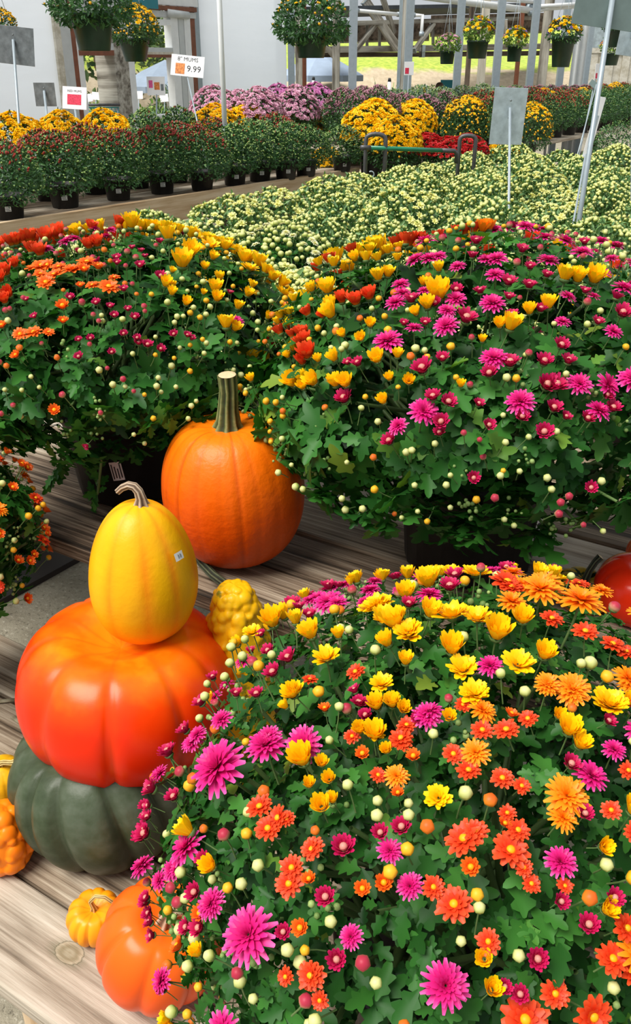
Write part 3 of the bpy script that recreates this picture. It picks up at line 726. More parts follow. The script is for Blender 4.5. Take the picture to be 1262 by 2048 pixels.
def text(name, s, parent, loc, size, mat, rot=(0, 0, 0), align='CENTER'):
    cu = bpy.data.curves.new(name, 'FONT'); cu.body = s; cu.size = size; cu.align_x = align; cu.materials.append(M[mat]); cu.resolution_u = 2
    tmp = bpy.data.objects.new('tmp', cu); me = bpy.data.meshes.new_from_object(tmp); bpy.data.objects.remove(tmp)
    if not me.materials: me.materials.append(M[mat])
    return link(name, me, parent, loc, rot)
sticker(g, np.array(g.location), yel, .0915, .128, 356, 1112, .017, .013, True)
wc = np.array([-.797, .990, Z_LOW + .212])
pth = [q - wc for q in (np.array([-.803, .988, .675]), np.array([-.809, .989, .694]), atz(486, 1186, .668), atz(455, 1172, .655), atz(428, 1152, .637), atz(405, 1128, .626), atz(385, 1100, .622))]
gourd('warty_gourd', 'yellow warty gourd with a long dark stem leaning on the upper bench edge', wc, 'pk_wartyellow',
      (pth, [.013, .011, .0100, .0092, .0088, .0085, .0095], 6), 'stem_dark',
      rot=(0, 0, 0), R=.056, Hz=.212, ribs=0, rd=0, top=.0, bot=.0, pw=.55, seed=11, warts=380, wart_h=.0075, wart_r=.0105, nu=120, nv=110, cat='gourd', neck=([-1, -.4, .3, 1], [.95, 1.1, 1.08, .88]))
p = att(190, 1828, 1.36)
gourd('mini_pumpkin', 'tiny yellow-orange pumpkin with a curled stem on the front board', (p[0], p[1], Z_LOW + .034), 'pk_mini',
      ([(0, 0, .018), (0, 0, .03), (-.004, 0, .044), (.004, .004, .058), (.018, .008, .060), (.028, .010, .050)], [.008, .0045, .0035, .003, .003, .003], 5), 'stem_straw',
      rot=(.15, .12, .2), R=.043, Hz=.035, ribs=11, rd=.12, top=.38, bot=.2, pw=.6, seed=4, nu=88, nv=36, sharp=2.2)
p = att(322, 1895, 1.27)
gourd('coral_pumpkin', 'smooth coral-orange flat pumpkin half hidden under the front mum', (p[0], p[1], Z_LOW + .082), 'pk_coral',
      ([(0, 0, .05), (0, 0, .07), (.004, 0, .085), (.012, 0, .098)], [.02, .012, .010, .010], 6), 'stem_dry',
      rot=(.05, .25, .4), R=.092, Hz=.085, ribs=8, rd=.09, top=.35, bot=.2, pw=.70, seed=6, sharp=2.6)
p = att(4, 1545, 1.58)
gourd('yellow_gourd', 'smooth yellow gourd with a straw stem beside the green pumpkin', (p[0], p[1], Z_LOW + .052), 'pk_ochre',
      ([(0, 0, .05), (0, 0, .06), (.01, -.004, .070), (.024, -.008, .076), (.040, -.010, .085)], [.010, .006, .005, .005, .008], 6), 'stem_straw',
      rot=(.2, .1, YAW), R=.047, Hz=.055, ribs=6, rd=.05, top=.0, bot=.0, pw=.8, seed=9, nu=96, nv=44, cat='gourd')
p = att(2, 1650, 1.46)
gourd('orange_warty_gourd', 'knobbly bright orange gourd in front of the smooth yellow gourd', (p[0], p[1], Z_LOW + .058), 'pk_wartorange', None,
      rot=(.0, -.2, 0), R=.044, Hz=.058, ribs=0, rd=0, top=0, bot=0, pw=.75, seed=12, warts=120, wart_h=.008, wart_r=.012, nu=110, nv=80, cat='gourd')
p = att(1165, 1188, 1.60)
gourd('striped_pumpkin', 'tiny green and yellow mottled pumpkin with a dark stem on the upper bench', (p[0], p[1], Z_UP + .030), 'pk_striped',
      ([(0, 0, .016), (0, 0, .026), (.003, 0, .045), (.010, .002, .062), (.018, .004, .072)], [.012, .008, .0065, .0065, .0075], 5), 'stem_dark',
      rot=(.05, .05, YAW), R=.054, Hz=.034, ribs=10, rd=.16, top=.35, bot=.2, pw=.6, seed=7, nu=100, nv=36, sharp=1.8)
p = att(1272, 1232, 1.58)
gourd('deep_red_pumpkin', 'glossy deep red pumpkin beside the mottled mini pumpkin', (p[0], p[1] + .0, Z_UP + .052), 'pk_deepred',
      ([(0, 0, .035), (0, 0, .05), (.004, 0, .06), (.012, 0, .07)], [.016, .010, .008, .008], 6), 'stem_dry',
      rot=(0, .1, 0), R=.082, Hz=.058, ribs=8, rd=.04, top=.25, bot=.2, pw=.7, seed=13)
p = atz(1290, 1140, Z_UP)
gourd('small_orange_pumpkin', 'orange pumpkin cut by the picture edge behind the deep red one', (p[0], p[1], Z_UP + .036), 'pk_coral',
      ([(0, 0, .025), (0, 0, .035), (.003, 0, .05)], [.01, .006, .006], 5), 'stem_dry', rot=(0, 0, 0), R=.042, Hz=.038, ribs=9, rd=.08, top=.25, bot=.2, pw=.7, seed=15, nu=80, nv=36)

# ------------------------------------------------------------------ the four big mums
def L_(ox, oy, s, k, kind, petal, pts): return [(ox + s * q[0], oy + s * q[1], kind, petal, (q[2] if len(q) > 2 else 20) * k) for q in pts]
A8 = (600, 1400, .5246, .00029)
front_blooms = (
  L_(*A8, 'open', 'pink', [(35,185,45),(500,60,42),(1145,230,40),(1060,325,55),(360,580,42),(435,705,42),(950,620,50),(560,1045,70),(1240,160,50),(250,865,38)]) +
  L_(*A8, 'half', 'crimson', [(990,285,28),(325,520,24),(400,500,28),(205,575,34),(165,738,28),(210,935,27),(40,845,22),(880,960,28),(1045,835,28),(1120,740,25),(950,755,22),(1030,460,24),(1125,130,22),(230,30,24),(250,70,20),(450,85,22),(825,1090,24),(765,1060,20)]) +
  L_(*A8, 'daisy', 'scarlet', [(385,165,36),(405,105,25),(775,150,38),(690,145,33),(850,115,30),(585,225,32),(640,290,35),(300,295,25),(760,325,33),(825,355,26),(620,50,26),(1120,445,28),(1190,520,28),(810,510,33),(775,450,25),(785,580,50),(830,640,25),(625,540,52),(665,515,36),(515,710,32),(590,770,50),(710,900,33),(100,577,30),(45,690,40),(130,980,35),(50,985,26),(160,1060,25),(945,1085,38),(840,1180,60),(1080,1165,52),(1130,950,45),(1200,1000,38),(1190,305,28),(10,470,25),(855,695,26),(965,700,22),(1165,840,40)]) +
  L_(*A8, 'half', 'orange', [(650,640,25),(345,695,25),(435,230,22),(240,215,22),(277,712,22),(95,832,24),(108,680,20),(110,60,20),(790,100,20),(765,490,18),(380,370,18)]) +
  L_(*A8, 'open', 'tangerine', [(1000,30,52),(690,75,48),(665,225,50),(370,300,42),(975,395,70),(960,470,46),(915,10,40),(1200,10,45),(1245,270,32),(1210,925,68)]) +
  L_(*A8, 'cup', 'yellow', [(990,165,33),(1025,215,27),(285,140,33),(230,125,20),(295,35,26),(355,30,24),(395,45,20),(40,255,38),(1225,710,34),(570,90,20),(1190,450,30),(115,425,28),(150,400,18),(720,1070,24),(385,1185,22),(1095,780,24),(100,260,20),(130,320,20),(65,345,18),(330,200,18),(955,110,20),(1205,65,24),(20,20,26),(1085,570,22),(695,960,22)]) +
  L_(*A8, 'open', 'yellow', [(670,15,45),(1135,70,52),(530,385,42),(1245,540,48)]) +
  L_(360, 1100, .3962, .00025, 'open', 'pink', [(965,105,36),(800,215,45),(970,220,45),(700,330,50),(820,330,55),(960,330,45),(325,570,52),(240,685,42),(150,725,42),(330,930,50),(185,980,45),(650,975,50),(520,985,48),(860,210,35),(740,230,35),(1110,225,36)]) +
  L_(360, 1100, .3962, .00025, 'half', 'crimson', [(790,150,20),(1085,128,26),(535,380,26),(385,405,26),(480,405,30),(715,440,32),(555,635,28),(630,650,36),(565,720,36),(490,820,30),(895,740,24),(905,795,28),(1175,385,30),(290,740,26),(225,845,36),(410,830,26),(940,850,25),(590,320,45),(680,260,20),(385,545,24),(660,390,30)]) +
  L_(360, 1100, .3962, .00025, 'cup', 'yellow', [(1020,150,28),(855,170,22),(910,215,32),(650,270,28),(1155,325,32),(570,500,46),(610,455,34),(660,480,32),(725,530,42),(840,515,26),(1070,540,32),(1130,440,30),(995,795,30),(1075,790,28),(1130,820,22),(630,790,34),(910,920,26),(190,790,30),(415,600,26),(490,455,20),(1150,620,28),(595,850,20)]) +
  L_(360, 1100, .3962, .00025, 'open', 'yellow', [(1040,350,52),(470,530,48),(1040,435,40),(1175,490,52),(780,610,62),(1025,700,50),(980,930,46)]) +
  L_(360, 1100, .3962, .00025, 'daisy', 'scarlet', [(905,655,38),(870,950,30),(1145,895,34),(1115,960,45),(700,715,30)]) +
  L_(640, 850, .4929, .00034, 'cup', 'yellow', [(487,548,17),(357,620,25),(480,590,22),(455,660,32),(535,670,22),(450,720,35),(365,770,28),(250,630,25),(165,680,25),(870,685,22),(850,725,24),(915,720,22),(775,600,18)]) +
  L_(640, 850, .4929, .00034, 'open', 'yellow', [(530,610,40),(625,690,50),(945,675,36),(235,795,50)]) +
  L_(640, 850, .4929, .00034, 'open', 'pink', [(205,592,32),(405,580,35),(685,635,32),(720,585,26),(205,685,42),(60,770,60),(450,785,45),(210,770,42),(105,675,28),(325,685,28),(770,680,28),(20,760,40)]) +
  L_(640, 850, .4929, .00034, 'half', 'crimson', [(300,610,23),(560,568,18),(750,640,26),(550,712,28),(530,775,30),(925,620,26),(65,628,18),(45,685,28),(440,625,20)]) +
  L_(640, 850, .4929, .00034, 'daisy', 'scarlet', [(735,780,50),(1000,700,25),(1030,730,25),(1000,760,22)]) +
  L_(640, 850, .4929, .00034, 'open', 'tangerine', [(760,720,42),(870,780,58),(1090,780,40),(790,790,40)]) +
  L_(0, 0, 1, .00066, 'open', 'tangerine', [(1010,1270,25),(1060,1250,35),(1130,1270,40),(1240,1285,22),(1080,1400,20),(1125,1410,28),(1225,1395,25)]) +
  L_(0, 0, 1, .00066, 'daisy', 'scarlet', [(1080,1300,17),(1140,1320,18),(1190,1340,17),(1215,1352,15),(1010,1245,18),(1245,1440,16)]) +
  L_(0, 0, 1, .00066, 'cup', 'yellow', [(800,1285,17),(775,1275,14),(865,1275,15),(985,1320,18),(1070,1355,14),(905,1335,16),(1030,1300,14),(1240,1380,16)]) +
  L_(0, 0, 1, .00066, 'open', 'yellow', [(765,1242,26),(825,1300,24),(905,1280,30),(950,1290,25),(925,1365,24),(1025,1365,24),(945,1407,22),(1195,1435,28)]) +
  L_(0, 0, 1, .00066, 'open', 'pink', [(865,1240,20),(975,1365,20),(855,1440,22),(470,1550,48),(620,1500,28),(560,1510,32),(555,1850,40),(445,1805,24),(480,2035,28),(420,1500,20),(320,1962,22)]) +
  L_(0, 0, 1, .00066, 'daisy', 'scarlet', [(555,1625,18),(590,1645,17),(575,1665,18),(625,1735,16),(670,1915,17),(655,1700,15)]) +
  L_(0, 1440, .3328, .00023, 'open', 'pink', [(980,335,60),(1130,770,92),(945,880,70),(1080,900,55),(1230,190,45),(870,300,42),(1050,960,50)]) +
  L_(0, 1440, .3328, .00023, 'half', 'crimson', [(1085,235,48),(1030,220,40),(690,680,45),(770,648,35),(862,690,33),(885,585,27),(1055,550,28),(1055,612,32),(1118,488,38),(845,405,45),(780,500,27),(945,720,40),(1100,60,40)]) +
  L_(0, 1440, .3328, .00023, 'cup', 'yellow', [(1150,680,45)]) +
  L_(0, 1700, .3645, .00023, 'half', 'crimson', [(750,275,32),(850,278,35),(750,420,33),(845,345,28),(890,343,30),(1090,237,38),(1140,55,33),(945,440,32),(1080,415,33),(1150,420,38),(1010,715,30)]) +
  L_(0, 1700, .3645, .00023, 'open', 'pink', [(855,80,52),(1000,100,50),(885,715,55),(1220,290,65)]) +
  L_(0, 1700, .3645, .00023, 'cup', 'yellow', [(1220,95,35),(1065,890,30),(945,915,28),(1155,550,28)]) +
  L_(0, 1700, .3645, .00023, 'half', 'orange', [(1065,510,38),(1140,345,32)]))
def fill_front(d, rnd):
    a, b, c_ = d; q = rnd()
    if q < .52:
        if b > .45 or (-.13 * a - .65 * b + .74 * c_ < .5 and rnd() < .8): return None
        w = rnd(); pet = 'bud_green' if w < .5 else 'bud_yellow' if w < .72 else 'bud_pink' if w < .86 else 'bud_orange'
        return 'bud', pet, .0042 + .0026 * rnd()
    if -.35 < b < .4 and c_ > .45 and .52 < q < .66:
        w = rnd(); k, pet = (('open', 'pink') if w < .35 else ('cup', 'yellow') if w < .7 else ('half', 'crimson')) if a < .25 else (('daisy', 'scarlet') if w < .4 else ('cup', 'yellow') if w < .75 else ('open', 'tangerine'))
        return k, pet, .009 + .005 * rnd()
    if b < .35 and q < .88: return None          # the side in view already carries its blooms
    if q > .94 and b < .35:
        return ('half', 'crimson' if a < 0 else 'orange', .0065 + .002 * rnd())
    if b < .35: return None
    w = rnd(); k, pet = ('open', 'pink') if w < .3 else ('cup', 'yellow') if w < .6 else ('daisy', 'scarlet') if w < .85 else ('half', 'crimson')
    return k, pet, .009 + .006 * rnd()
F_BASE = (-.257, .727, Z_LOW)
mum_plant('front_mum', 'large three-colour mum with pink, yellow and orange blooms, nearest and in front', F_BASE, (.15, .125, .22), (0, 0, .365), (.346, .346, .33, .25), 1500, 295, front_blooms, fill_front, (.020, .037))

R8 = (560, 430, .5563, .00056)
right_blooms = (
  L_(*R8, 'open', 'pink', [(420,495,45),(765,545,40),(540,715,42),(855,690,42),(600,435,38),(760,355,38),(1060,630,36),(1150,635,38),(1225,615,42),(1130,720,36),(455,760,28),(495,445,27),(415,345,32),(630,330,32),(600,375,28),(770,250,32),(775,200,36),(485,190,34),(530,140,38),(590,110,30),(535,185,34),(865,125,32),(930,155,35),(905,85,36),(1000,165,36),(1060,195,36),(950,215,36),(740,200,30),(635,210,26),(425,270,30),(510,290,22),(435,305,28),(1135,140,30),(1165,175,30),(1230,230,32),(1160,215,25),(1135,255,30),(1210,310,40),(1010,345,26),(1095,345,22),(1150,465,26),(990,430,24),(935,105,30),(770,85,30),(740,95,28),(820,70,26),(570,180,26)]) +
  L_(*R8, 'half', 'crimson', [(335,570,17),(535,590,26),(595,553,17),(750,600,20),(820,567,24),(278,680,24),(615,690,20),(595,750,20),(590,785,16),(420,815,20),(712,697,14),(970,715,20),(935,790,22),(860,742,18),(945,640,26),(975,640,26),(1150,670,16),(1175,715,20),(935,562,22),(1015,560,20),(988,508,20),(1100,437,16),(1180,410,24),(1240,503,22),(1250,435,20),(815,287,22),(718,312,18),(885,305,20),(860,185,18),(890,237,16),(945,268,16),(815,340,16),(630,297,18),(570,675,20),(470,338,22),(530,428,14),(460,433,12),(665,415,28),(1170,350,18),(1090,750,18),(1250,725,14),(1012,743,14),(300,565,13),(555,350,18),(1068,330,14),(705,155,20),(840,45,20),(920,390,18)]) +
  L_(*R8, 'cup', 'yellow', [(565,320,32),(530,360,20),(785,437,15),(818,445,24),(1005,278,26),(1048,285,22),(1105,285,26),(945,380,20),(885,395,16),(395,557,20),(455,545,14),(415,685,14),(250,630,20),(290,630,20),(155,620,22),(55,620,24),(95,610,18),(100,635,16),(250,550,17),(215,400,24),(210,365,18),(205,320,26),(160,320,16),(240,245,18),(200,245,16),(355,440,14),(355,260,20),(385,245,18),(330,212,18),(300,218,16),(360,170,22),(345,185,18),(400,180,16),(365,205,16),(565,218,15),(425,195,14),(495,390,14),(505,265,13),(335,487,14),(725,487,11),(15,523,13),(175,550,12),(272,473,12),(655,637,11),(435,615,12),(60,385,14),(640,60,14)]) +
  L_(*R8, 'cup', 'scarlet', [(245,350,18),(290,355,22),(330,330,22),(125,390,18),(75,480,18),(100,475,18),(70,450,15),(120,528,26),(85,550,18),(195,205,22),(155,235,18),(290,190,20),(430,85,32),(400,105,24),(500,120,22),(455,140,20),(625,35,20),(655,30,20),(690,30,22),(540,30,20),(485,45,18),(10,445,18),(40,455,14),(182,400,14),(100,450,14)]) +
  L_(*R8, 'cup', 'tangerine', [(725,40,24),(750,40,20),(430,130,22)]))
def fill_right(d, rnd):
    a, b, c_ = d; q = rnd()
    if b < .3:
        if c_ < -.25: return ('bud', 'bud_green', .0036 + .002 * rnd()) if q < .05 else None
        if q < .30 + .2 * max(0, c_):
            w = rnd()
            if a < -.25: pet = 'bud_green' if w < .55 else 'bud_yellow' if w < .85 else 'bud_orange'
            else: pet = 'bud_green' if w < .42 else 'bud_pink' if w < .85 else 'bud_yellow'
            return 'bud', pet, .0040 + .0026 * rnd()
        if c_ > .05 and q > .965: return ('cup', 'yellow', .008) if a < -.25 else ('half', 'crimson', .009)
        return None
    if c_ > 0 and q < .35:
        w = rnd(); k, pet = ('open', 'pink') if a > -.2 and w < .6 else ('cup', 'yellow') if w < .8 else ('cup', 'scarlet')
        return k, pet, .012 + .008 * rnd()
    return None
R_BASE = (-.565, 1.45, Z_UP)
rt, rc = mum_plant('pink_mum', 'broad mum with mostly magenta blooms in a black pot on the upper bench', R_BASE, (.145, .125, .22), (-.02, .06, .325), (.43, .43, .268, .20), 950, 290, right_blooms, fill_right, (.034, .060))

L7 = (0, 430, .5071, .00059)
left_blooms = (
  L_(*L7, 'open', 'pink', [(275,145,35),(305,140,28),(190,165,26),(435,95,20),(385,115,20),(440,65,20),(900,445,24)]) +
  L_(*L7, 'half', 'crimson', [(520,180,11),(555,190,11),(570,210,11),(465,218,15),(465,238,13),(550,250,16),(625,292,17),(315,183,13),(395,225,13),(290,365,14),(390,387,14),(440,400,12),(455,432,13),(490,343,14),(530,440,14),(505,412,12),(125,370,10),(160,433,12),(365,512,12),(545,528,14),(578,535,16),(540,510,12),(625,550,14),(670,497,13),(715,500,12),(445,562,12),(322,578,14),(730,510,11),(345,880,12),(885,342,12),(490,495,12),(620,165,14),(815,155,11),(320,516,11),(510,75,14),(735,90,14)]) +
  L_(*L7, 'cup', 'yellow', [(710,240,32),(735,205,28),(855,190,20),(650,155,26),(640,130,20),(590,95,26),(520,118,28),(830,120,24),(895,155,28),(745,130,25),(780,80,24),(640,42,22),(605,30,18),(500,50,24),(560,50,22),(390,45,24),(300,75,24),(260,85,20),(920,235,24),(970,250,26),(1000,190,24),(1050,250,14),(1015,300,22),(1040,320,22),(1085,340,20),(1100,415,20),(1105,375,15),(1075,455,18),(1020,430,13),(950,350,17),(910,398,16),(830,335,22),(830,370,18),(855,468,24),(885,475,18),(795,250,14),(850,290,16),(780,348,10),(710,390,15),(640,322,18),(660,355,14),(670,265,11),(670,325,10),(815,220,16),(1000,255,20),(1010,240,20),(960,320,14),(990,275,20),(930,180,22),(945,160,20),(915,215,20),(955,215,22),(880,115,20),(840,150,22),(690,120,22),(575,75,20),(700,75,22),(345,60,20)]) +
  L_(*L7, 'open', 'yellow', [(800,180,36),(615,75,34),(805,115,28),(940,260,34),(1050,345,34)]) +
  L_(*L7, 'daisy', 'orange', [(295,255,36),(350,225,30),(220,270,32),(190,300,28),(160,260,22),(235,235,24),(160,222,32),(120,230,22),(185,220,24),(435,330,32),(375,322,22),(455,295,18),(115,495,22),(160,490,26),(210,488,18)]) +
  L_(*L7, 'half', 'orange', [(330,322,13),(262,398,20),(262,450,15),(110,570,15),(58,470,16),(25,550,14),(235,755,17),(395,255,18),(340,260,18)]) +
  L_(*L7, 'cup', 'scarlet', [(20,360,24),(55,380,18),(65,352,18),(25,400,18),(30,260,22),(15,290,20),(10,265,20),(60,225,18),(220,85,30),(110,115,28),(155,95,22),(60,150,24),(70,140,22),(30,180,24),(200,140,26),(160,180,24),(130,175,22),(390,165,22),(360,170,20),(370,115,20),(470,105,20),(100,140,24),(15,195,20),(480,75,16)]))
def fill_left(d, rnd):
    a, b, c_ = d; q = rnd()
    if b < .3:
        if c_ < -.1: return ('bud', 'bud_green', .0036 + .002 * rnd()) if q < .03 else None
        if q < .16 + .25 * max(0, c_):
            w = rnd(); pet = ('bud_green' if w < .5 else 'bud_yellow') if a > .3 else ('bud_green' if w < .35 else 'bud_pink' if w < .75 else 'bud_orange')
            return 'bud', pet, .0042 + .0024 * rnd()
        return None
    if c_ > .1 and q < .35:
        w = rnd(); k, pet = ('cup', 'yellow') if a > 0 else ('cup', 'scarlet') if w < .6 else ('open', 'pink')
        return k, pet, .012 + .006 * rnd()
    return None
Lb = (-1.37, 1.335, Z_UP)
lt, lc = mum_plant('golden_mum', 'broad mum with golden, orange and few pink blooms behind the pumpkin stack', Lb, (.145, .115, .21), (0, .01, .328), (.375, .375, .222, .19), 880, 280, left_blooms, fill_left, (.033, .058))
# two long sprigs trailing from the golden mum over the bench edge
for path in ([(205, 900, .80), (200, 945, .74), (196, 985, .68), (182, 1010, .63)], [(130, 890, .80), (118, 930, .73), (105, 960, .66)]):
    P = np.array([atz(x, y, z) for x, y, z in path]) - np.array(Lb) - np.array([0, 0, 0]); mb = MB(); tube(mb, P, [.003] * len(P), 6); sp = part('sprig', mb, 'stem', lt)
    for k in range(14):
        s_ = rng.uniform(.25, 1) * (len(P) - 1); i0 = min(int(s_), len(P) - 2); q = P[i0] + (P[i0 + 1] - P[i0]) * (s_ - i0)
        yd = unit(rng.normal(0, 1, 3) + np.array([0, 0, -.5])); zd = unit(rng.normal(0, .5, 3) - FWD); o = link('leaf', LEAF_MESH[int(rng.integers(1, 8))], sp, q)
        o.rotation_euler = Matrix(basis(yd[None], zd[None])[0].tolist()).to_euler(); o.scale = (float(rng.uniform(.024, .044)),) * 3
# pot labels
def pot_label(parent, ang, z, r, w, h, tilt=0, lines=4, rot90=False):
    mb = MB(); V = [];
    for j in range(2):
        for i in range(5):
            u, v = (i / 4 - .5) * w, (j - .5) * h; V.append((u, v, -(u * u) / (2 * r)))
    mb.add(V, [(i, i + 1, i + 6, i + 5) for i in range(4)])
    n = np.array([math.cos(ang), math.sin(ang), -.1]); n = unit(n); x = unit(np.cross((0, 0, 1.), n)); y = np.cross(n, x)
    Rm = np.stack([x, y, n], 1) @ np.array(Matrix.Rotation(tilt, 3, 'Z'))
    o = part('label', mb, 'label', parent, (r * math.cos(ang), r * math.sin(ang), z), Matrix(Rm.tolist()).to_euler())
    if lines:
        lb = MB()
        for k in range(lines):
            if rot90:
                xx = (-.34 + .68 * k / max(1, lines - 1)) * w; box(lb, xx - w * .045, xx + w * .045, -h * (.40 - .05 * (k % 2)), h * (.40 - .12 * (k % 3)), .0012, .0016)
            else:
                yy = (-.30 + .6 * k / max(1, lines - 1)) * h; box(lb, -w * .40, w * (.40 - .15 * (k % 2)), yy - h * .05, yy + h * .05, .0006, .0010)
        part('print', lb, 'ink', o)
    return o
viewdir = math.atan2(-FWD[1], -FWD[0])
pot_label(lt, viewdir + .02, .095, .1300, .026, .046, .12, 4, True)
pot_label(rt, viewdir + .95, .105, .1385, .03, .05, -.1, 4)

# orange mum cut by the left picture edge, standing low beside the lower bench
def fill_orange(d, rnd):
    q = rnd()
    if d[2] < -.5: return None
    if q < .035: return 'daisy', 'scarlet', .011 + .005 * rnd()
    if q < .055: return 'open', 'tangerine', .015 + .004 * rnd()
    if q < .10: return 'half', 'orange', .0075 + .003 * rnd()
    if q < .16: return 'bud', 'bud_yellow' if rnd() < .5 else 'bud_green', .005 + .002 * rnd()
    return None
pc = att(-110, 1070, 1.72)
mum_plant('orange_mum', 'loose mum with small red-orange blooms cut by the picture edge', (pc[0] - .12 * HR[0], pc[1] - .12 * HR[1], Z_LOW), (.08, .065, .14), (.12 * HR[0], .12 * HR[1], pc[2] - Z_LOW), (.172, .172, .19, .19), 300, 150, [], fill_orange, (.028, .05), -.95)
# ------------------------------------------------------------------ smaller potted mums: one of each kind, then copies
ORD = ('first', 'second', 'third', 'fourth', 'fifth', 'sixth', 'seventh', 'eighth', 'ninth', 'tenth', 'eleventh', 'twelfth', 'thirteenth', 'fourteenth')
def small_bloom_tpl(kind):
    if kind == 'ball':
        V, F = sphere_vf(7, 4); return (V * (1, 1, .85), F, 0, (V[:, 2] + 1) / 2)
    if kind == 'pom':                                   # double flower: two rings of petals and a raised heart
        Vs, Fs, Ts, k = [], [], [], 0
        for q, (n, L, e, w) in enumerate([(8, 1.0, .25, .62), (6, .7, .8, .5)]):
            for i in range(n):
                V, F, T = petal_strip(L, w, e, .08, .5, 2, 2 * math.pi * (i + .5 * q) / n, .35, 1.0)
                Vs.append(V); Ts.append(T); Fs += [tuple(x + k for x in f) for f in F]; k += len(V)
        return (np.concatenate(Vs), Fs, 0, np.concatenate(Ts))
    if kind == 'tip':                                   # bud just opening: narrow cup
        V, F = sphere_vf(6, 4); return (V * (.7, .7, 1.3), F, 0, (V[:, 2] + 1) / 2)
BUSH = {}
def bush_foliage(key, r, up, low, n, leaf, mat, zc, seed):
    """dome of small leaves; returns mesh, shared by the copies"""
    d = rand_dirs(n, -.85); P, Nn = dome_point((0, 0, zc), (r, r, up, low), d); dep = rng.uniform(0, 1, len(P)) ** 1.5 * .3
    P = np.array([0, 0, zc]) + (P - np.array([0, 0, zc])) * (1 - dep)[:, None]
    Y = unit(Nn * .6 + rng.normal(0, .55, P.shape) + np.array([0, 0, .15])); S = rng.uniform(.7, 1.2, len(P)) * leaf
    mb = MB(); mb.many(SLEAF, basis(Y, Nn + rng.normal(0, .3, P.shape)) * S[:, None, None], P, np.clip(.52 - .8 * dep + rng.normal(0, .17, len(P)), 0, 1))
    return mb.mesh('foliage', [mat])
def bush_blooms(r, up, low, n, tpl, size, mat, zc, zmin, bias, seed):
    d = rand_dirs(n * 3, zmin); w = np.clip((d[:, 2] - zmin) / (1 - zmin), 0, 1) ** bias
    d = d[rng.random(len(d)) < w][:n]
    P, Nn = dome_point((0, 0, zc), (r * 1.02, r * 1.02, up * 1.02, low), d)
    S = rng.uniform(.7, 1.25, len(P)) * size; ax = Nn * .7 + np.array([0, 0, .5]) + rng.normal(0, .25, P.shape)
    mb = MB(); T = None
    mb.many(tpl, axis_basis(ax, rng.uniform(0, 6.28, len(P))) * S[:, None, None], P)
    return mb.mesh('blossoms', [mat])
POT_S = pot_mb(.105, .082, .18, 0, 28).mesh('pot', ['black_plastic'])
FOL = {}
def bush_kind(key, leafmat, layers, r=.235, up=.27, low=.20, zc=.27, nleaf=1700, leaf=.034):
    fk = (leafmat, r, up, low, nleaf)
    if fk not in FOL: FOL[fk] = [bush_foliage(key, r, up, low, nleaf, leaf, leafmat, zc, i) for i in range(2)]
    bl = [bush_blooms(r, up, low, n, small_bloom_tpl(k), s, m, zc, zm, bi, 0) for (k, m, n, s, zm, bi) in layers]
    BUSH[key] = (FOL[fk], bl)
bush_kind('redbud', 'leaf_far', [('tip', 'redbud', 170, .010, .2, 1.2), ('ball', 'bud_lime', 260, .0065, -.5, .4)])
bush_kind('greenbud', 'leaf_far', [('ball', 'bud_lime', 420, .0068, -.4, .3), ('tip', 'redbud', 25, .009, .2, 1)], r=.215, up=.25)
bush_kind('yellowfull', 'leaf_far', [('pom', 'yellow', 620, .021, .05, .15), ('ball', 'bud_yellow', 70, .010, -.2, .3)], r=.25, up=.27)
bush_kind('yellowhalf', 'leaf_far', [('ball', 'bud_yellow', 330, .0095, -.35, .5), ('pom', 'yellow', 150, .017, .45, .8)], r=.25, up=.27)
bush_kind('pinkfull', 'leaf_far', [('pom', 'pinkpale', 480, .021, -.1, .2)], r=.26, up=.27)
bush_kind('mauvefull', 'leaf_far', [('pom', 'mauve', 480, .021, .0, .25)], r=.25, up=.27)
bush_kind('dusky', 'leaf_far', [('tip', 'dusky', 380, .011, -.05, .6), ('ball', 'bud_lime', 150, .006, -.4, .3)])
bush_kind('greygreen', 'leaf_grey', [('ball', 'bud_lime', 260, .0075, -.2, .4)], r=.27, up=.25)
bush_kind('redfull', 'leaf_far', [('pom', 'red', 520, .022, .1, .2)], r=.27, up=.22)
bush_kind('palebud', 'leaf_pale', [('ball', 'bud_green', 340, .0110, -.1, .25), ('ball', 'bud_lime', 120, .007, -.3, .2)], r=.27, up=.27, low=.22, nleaf=2300, leaf=.036)
bush_kind('paleopen', 'leaf_pale', [('ball', 'bud_green', 290, .0110, -.1, .25), ('pom', 'paleyellow', 90, .019, .05, .5)], r=.27, up=.27, low=.22, nleaf=2300, leaf=.036)
bush_kind('palelime', 'leaf_pale', [('ball', 'bud_green', 260, .0112, .0, .25), ('ball', 'paleyellow', 110, .0110, .0, .4)], r=.27, up=.27, low=.22, nleaf=2300, leaf=.036)
bush_kind('darkgreen', 'leaf_far', [('ball', 'bud_lime', 200, .0055, -.2, .4)], r=.26, up=.27)
bush_kind('pansy', 'leaf_lime', [('pom', 'yellow', 45, .024, .1, .3), ('pom', 'violet', 14, .026, .2, .3)], r=.15, up=.14, low=.10, zc=.10, nleaf=420, leaf=.045)
_n = [0]
def potted(kind, label, base, s=1.0, group=None, pot=True, plabel=False, name='potted_mum', cat='potted plant', zs=1.0):
    root = thing(name, label, cat, base, rng.uniform(0, 6.28), group); _n[0] += 1
    root.scale = (s, s, s * zs * rng.uniform(.95, 1.05)); fol, bl = BUSH[kind]
    if pot:
        link('pot', POT_S, root)
        if plabel: pot_label(root, viewdir - root.rotation_euler.z + .25, .085, .0985, .036, .036, 0, 3)
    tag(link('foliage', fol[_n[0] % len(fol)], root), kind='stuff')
    for b_ in bl: tag(link('blossoms', b_, root), kind='stuff')
    return root

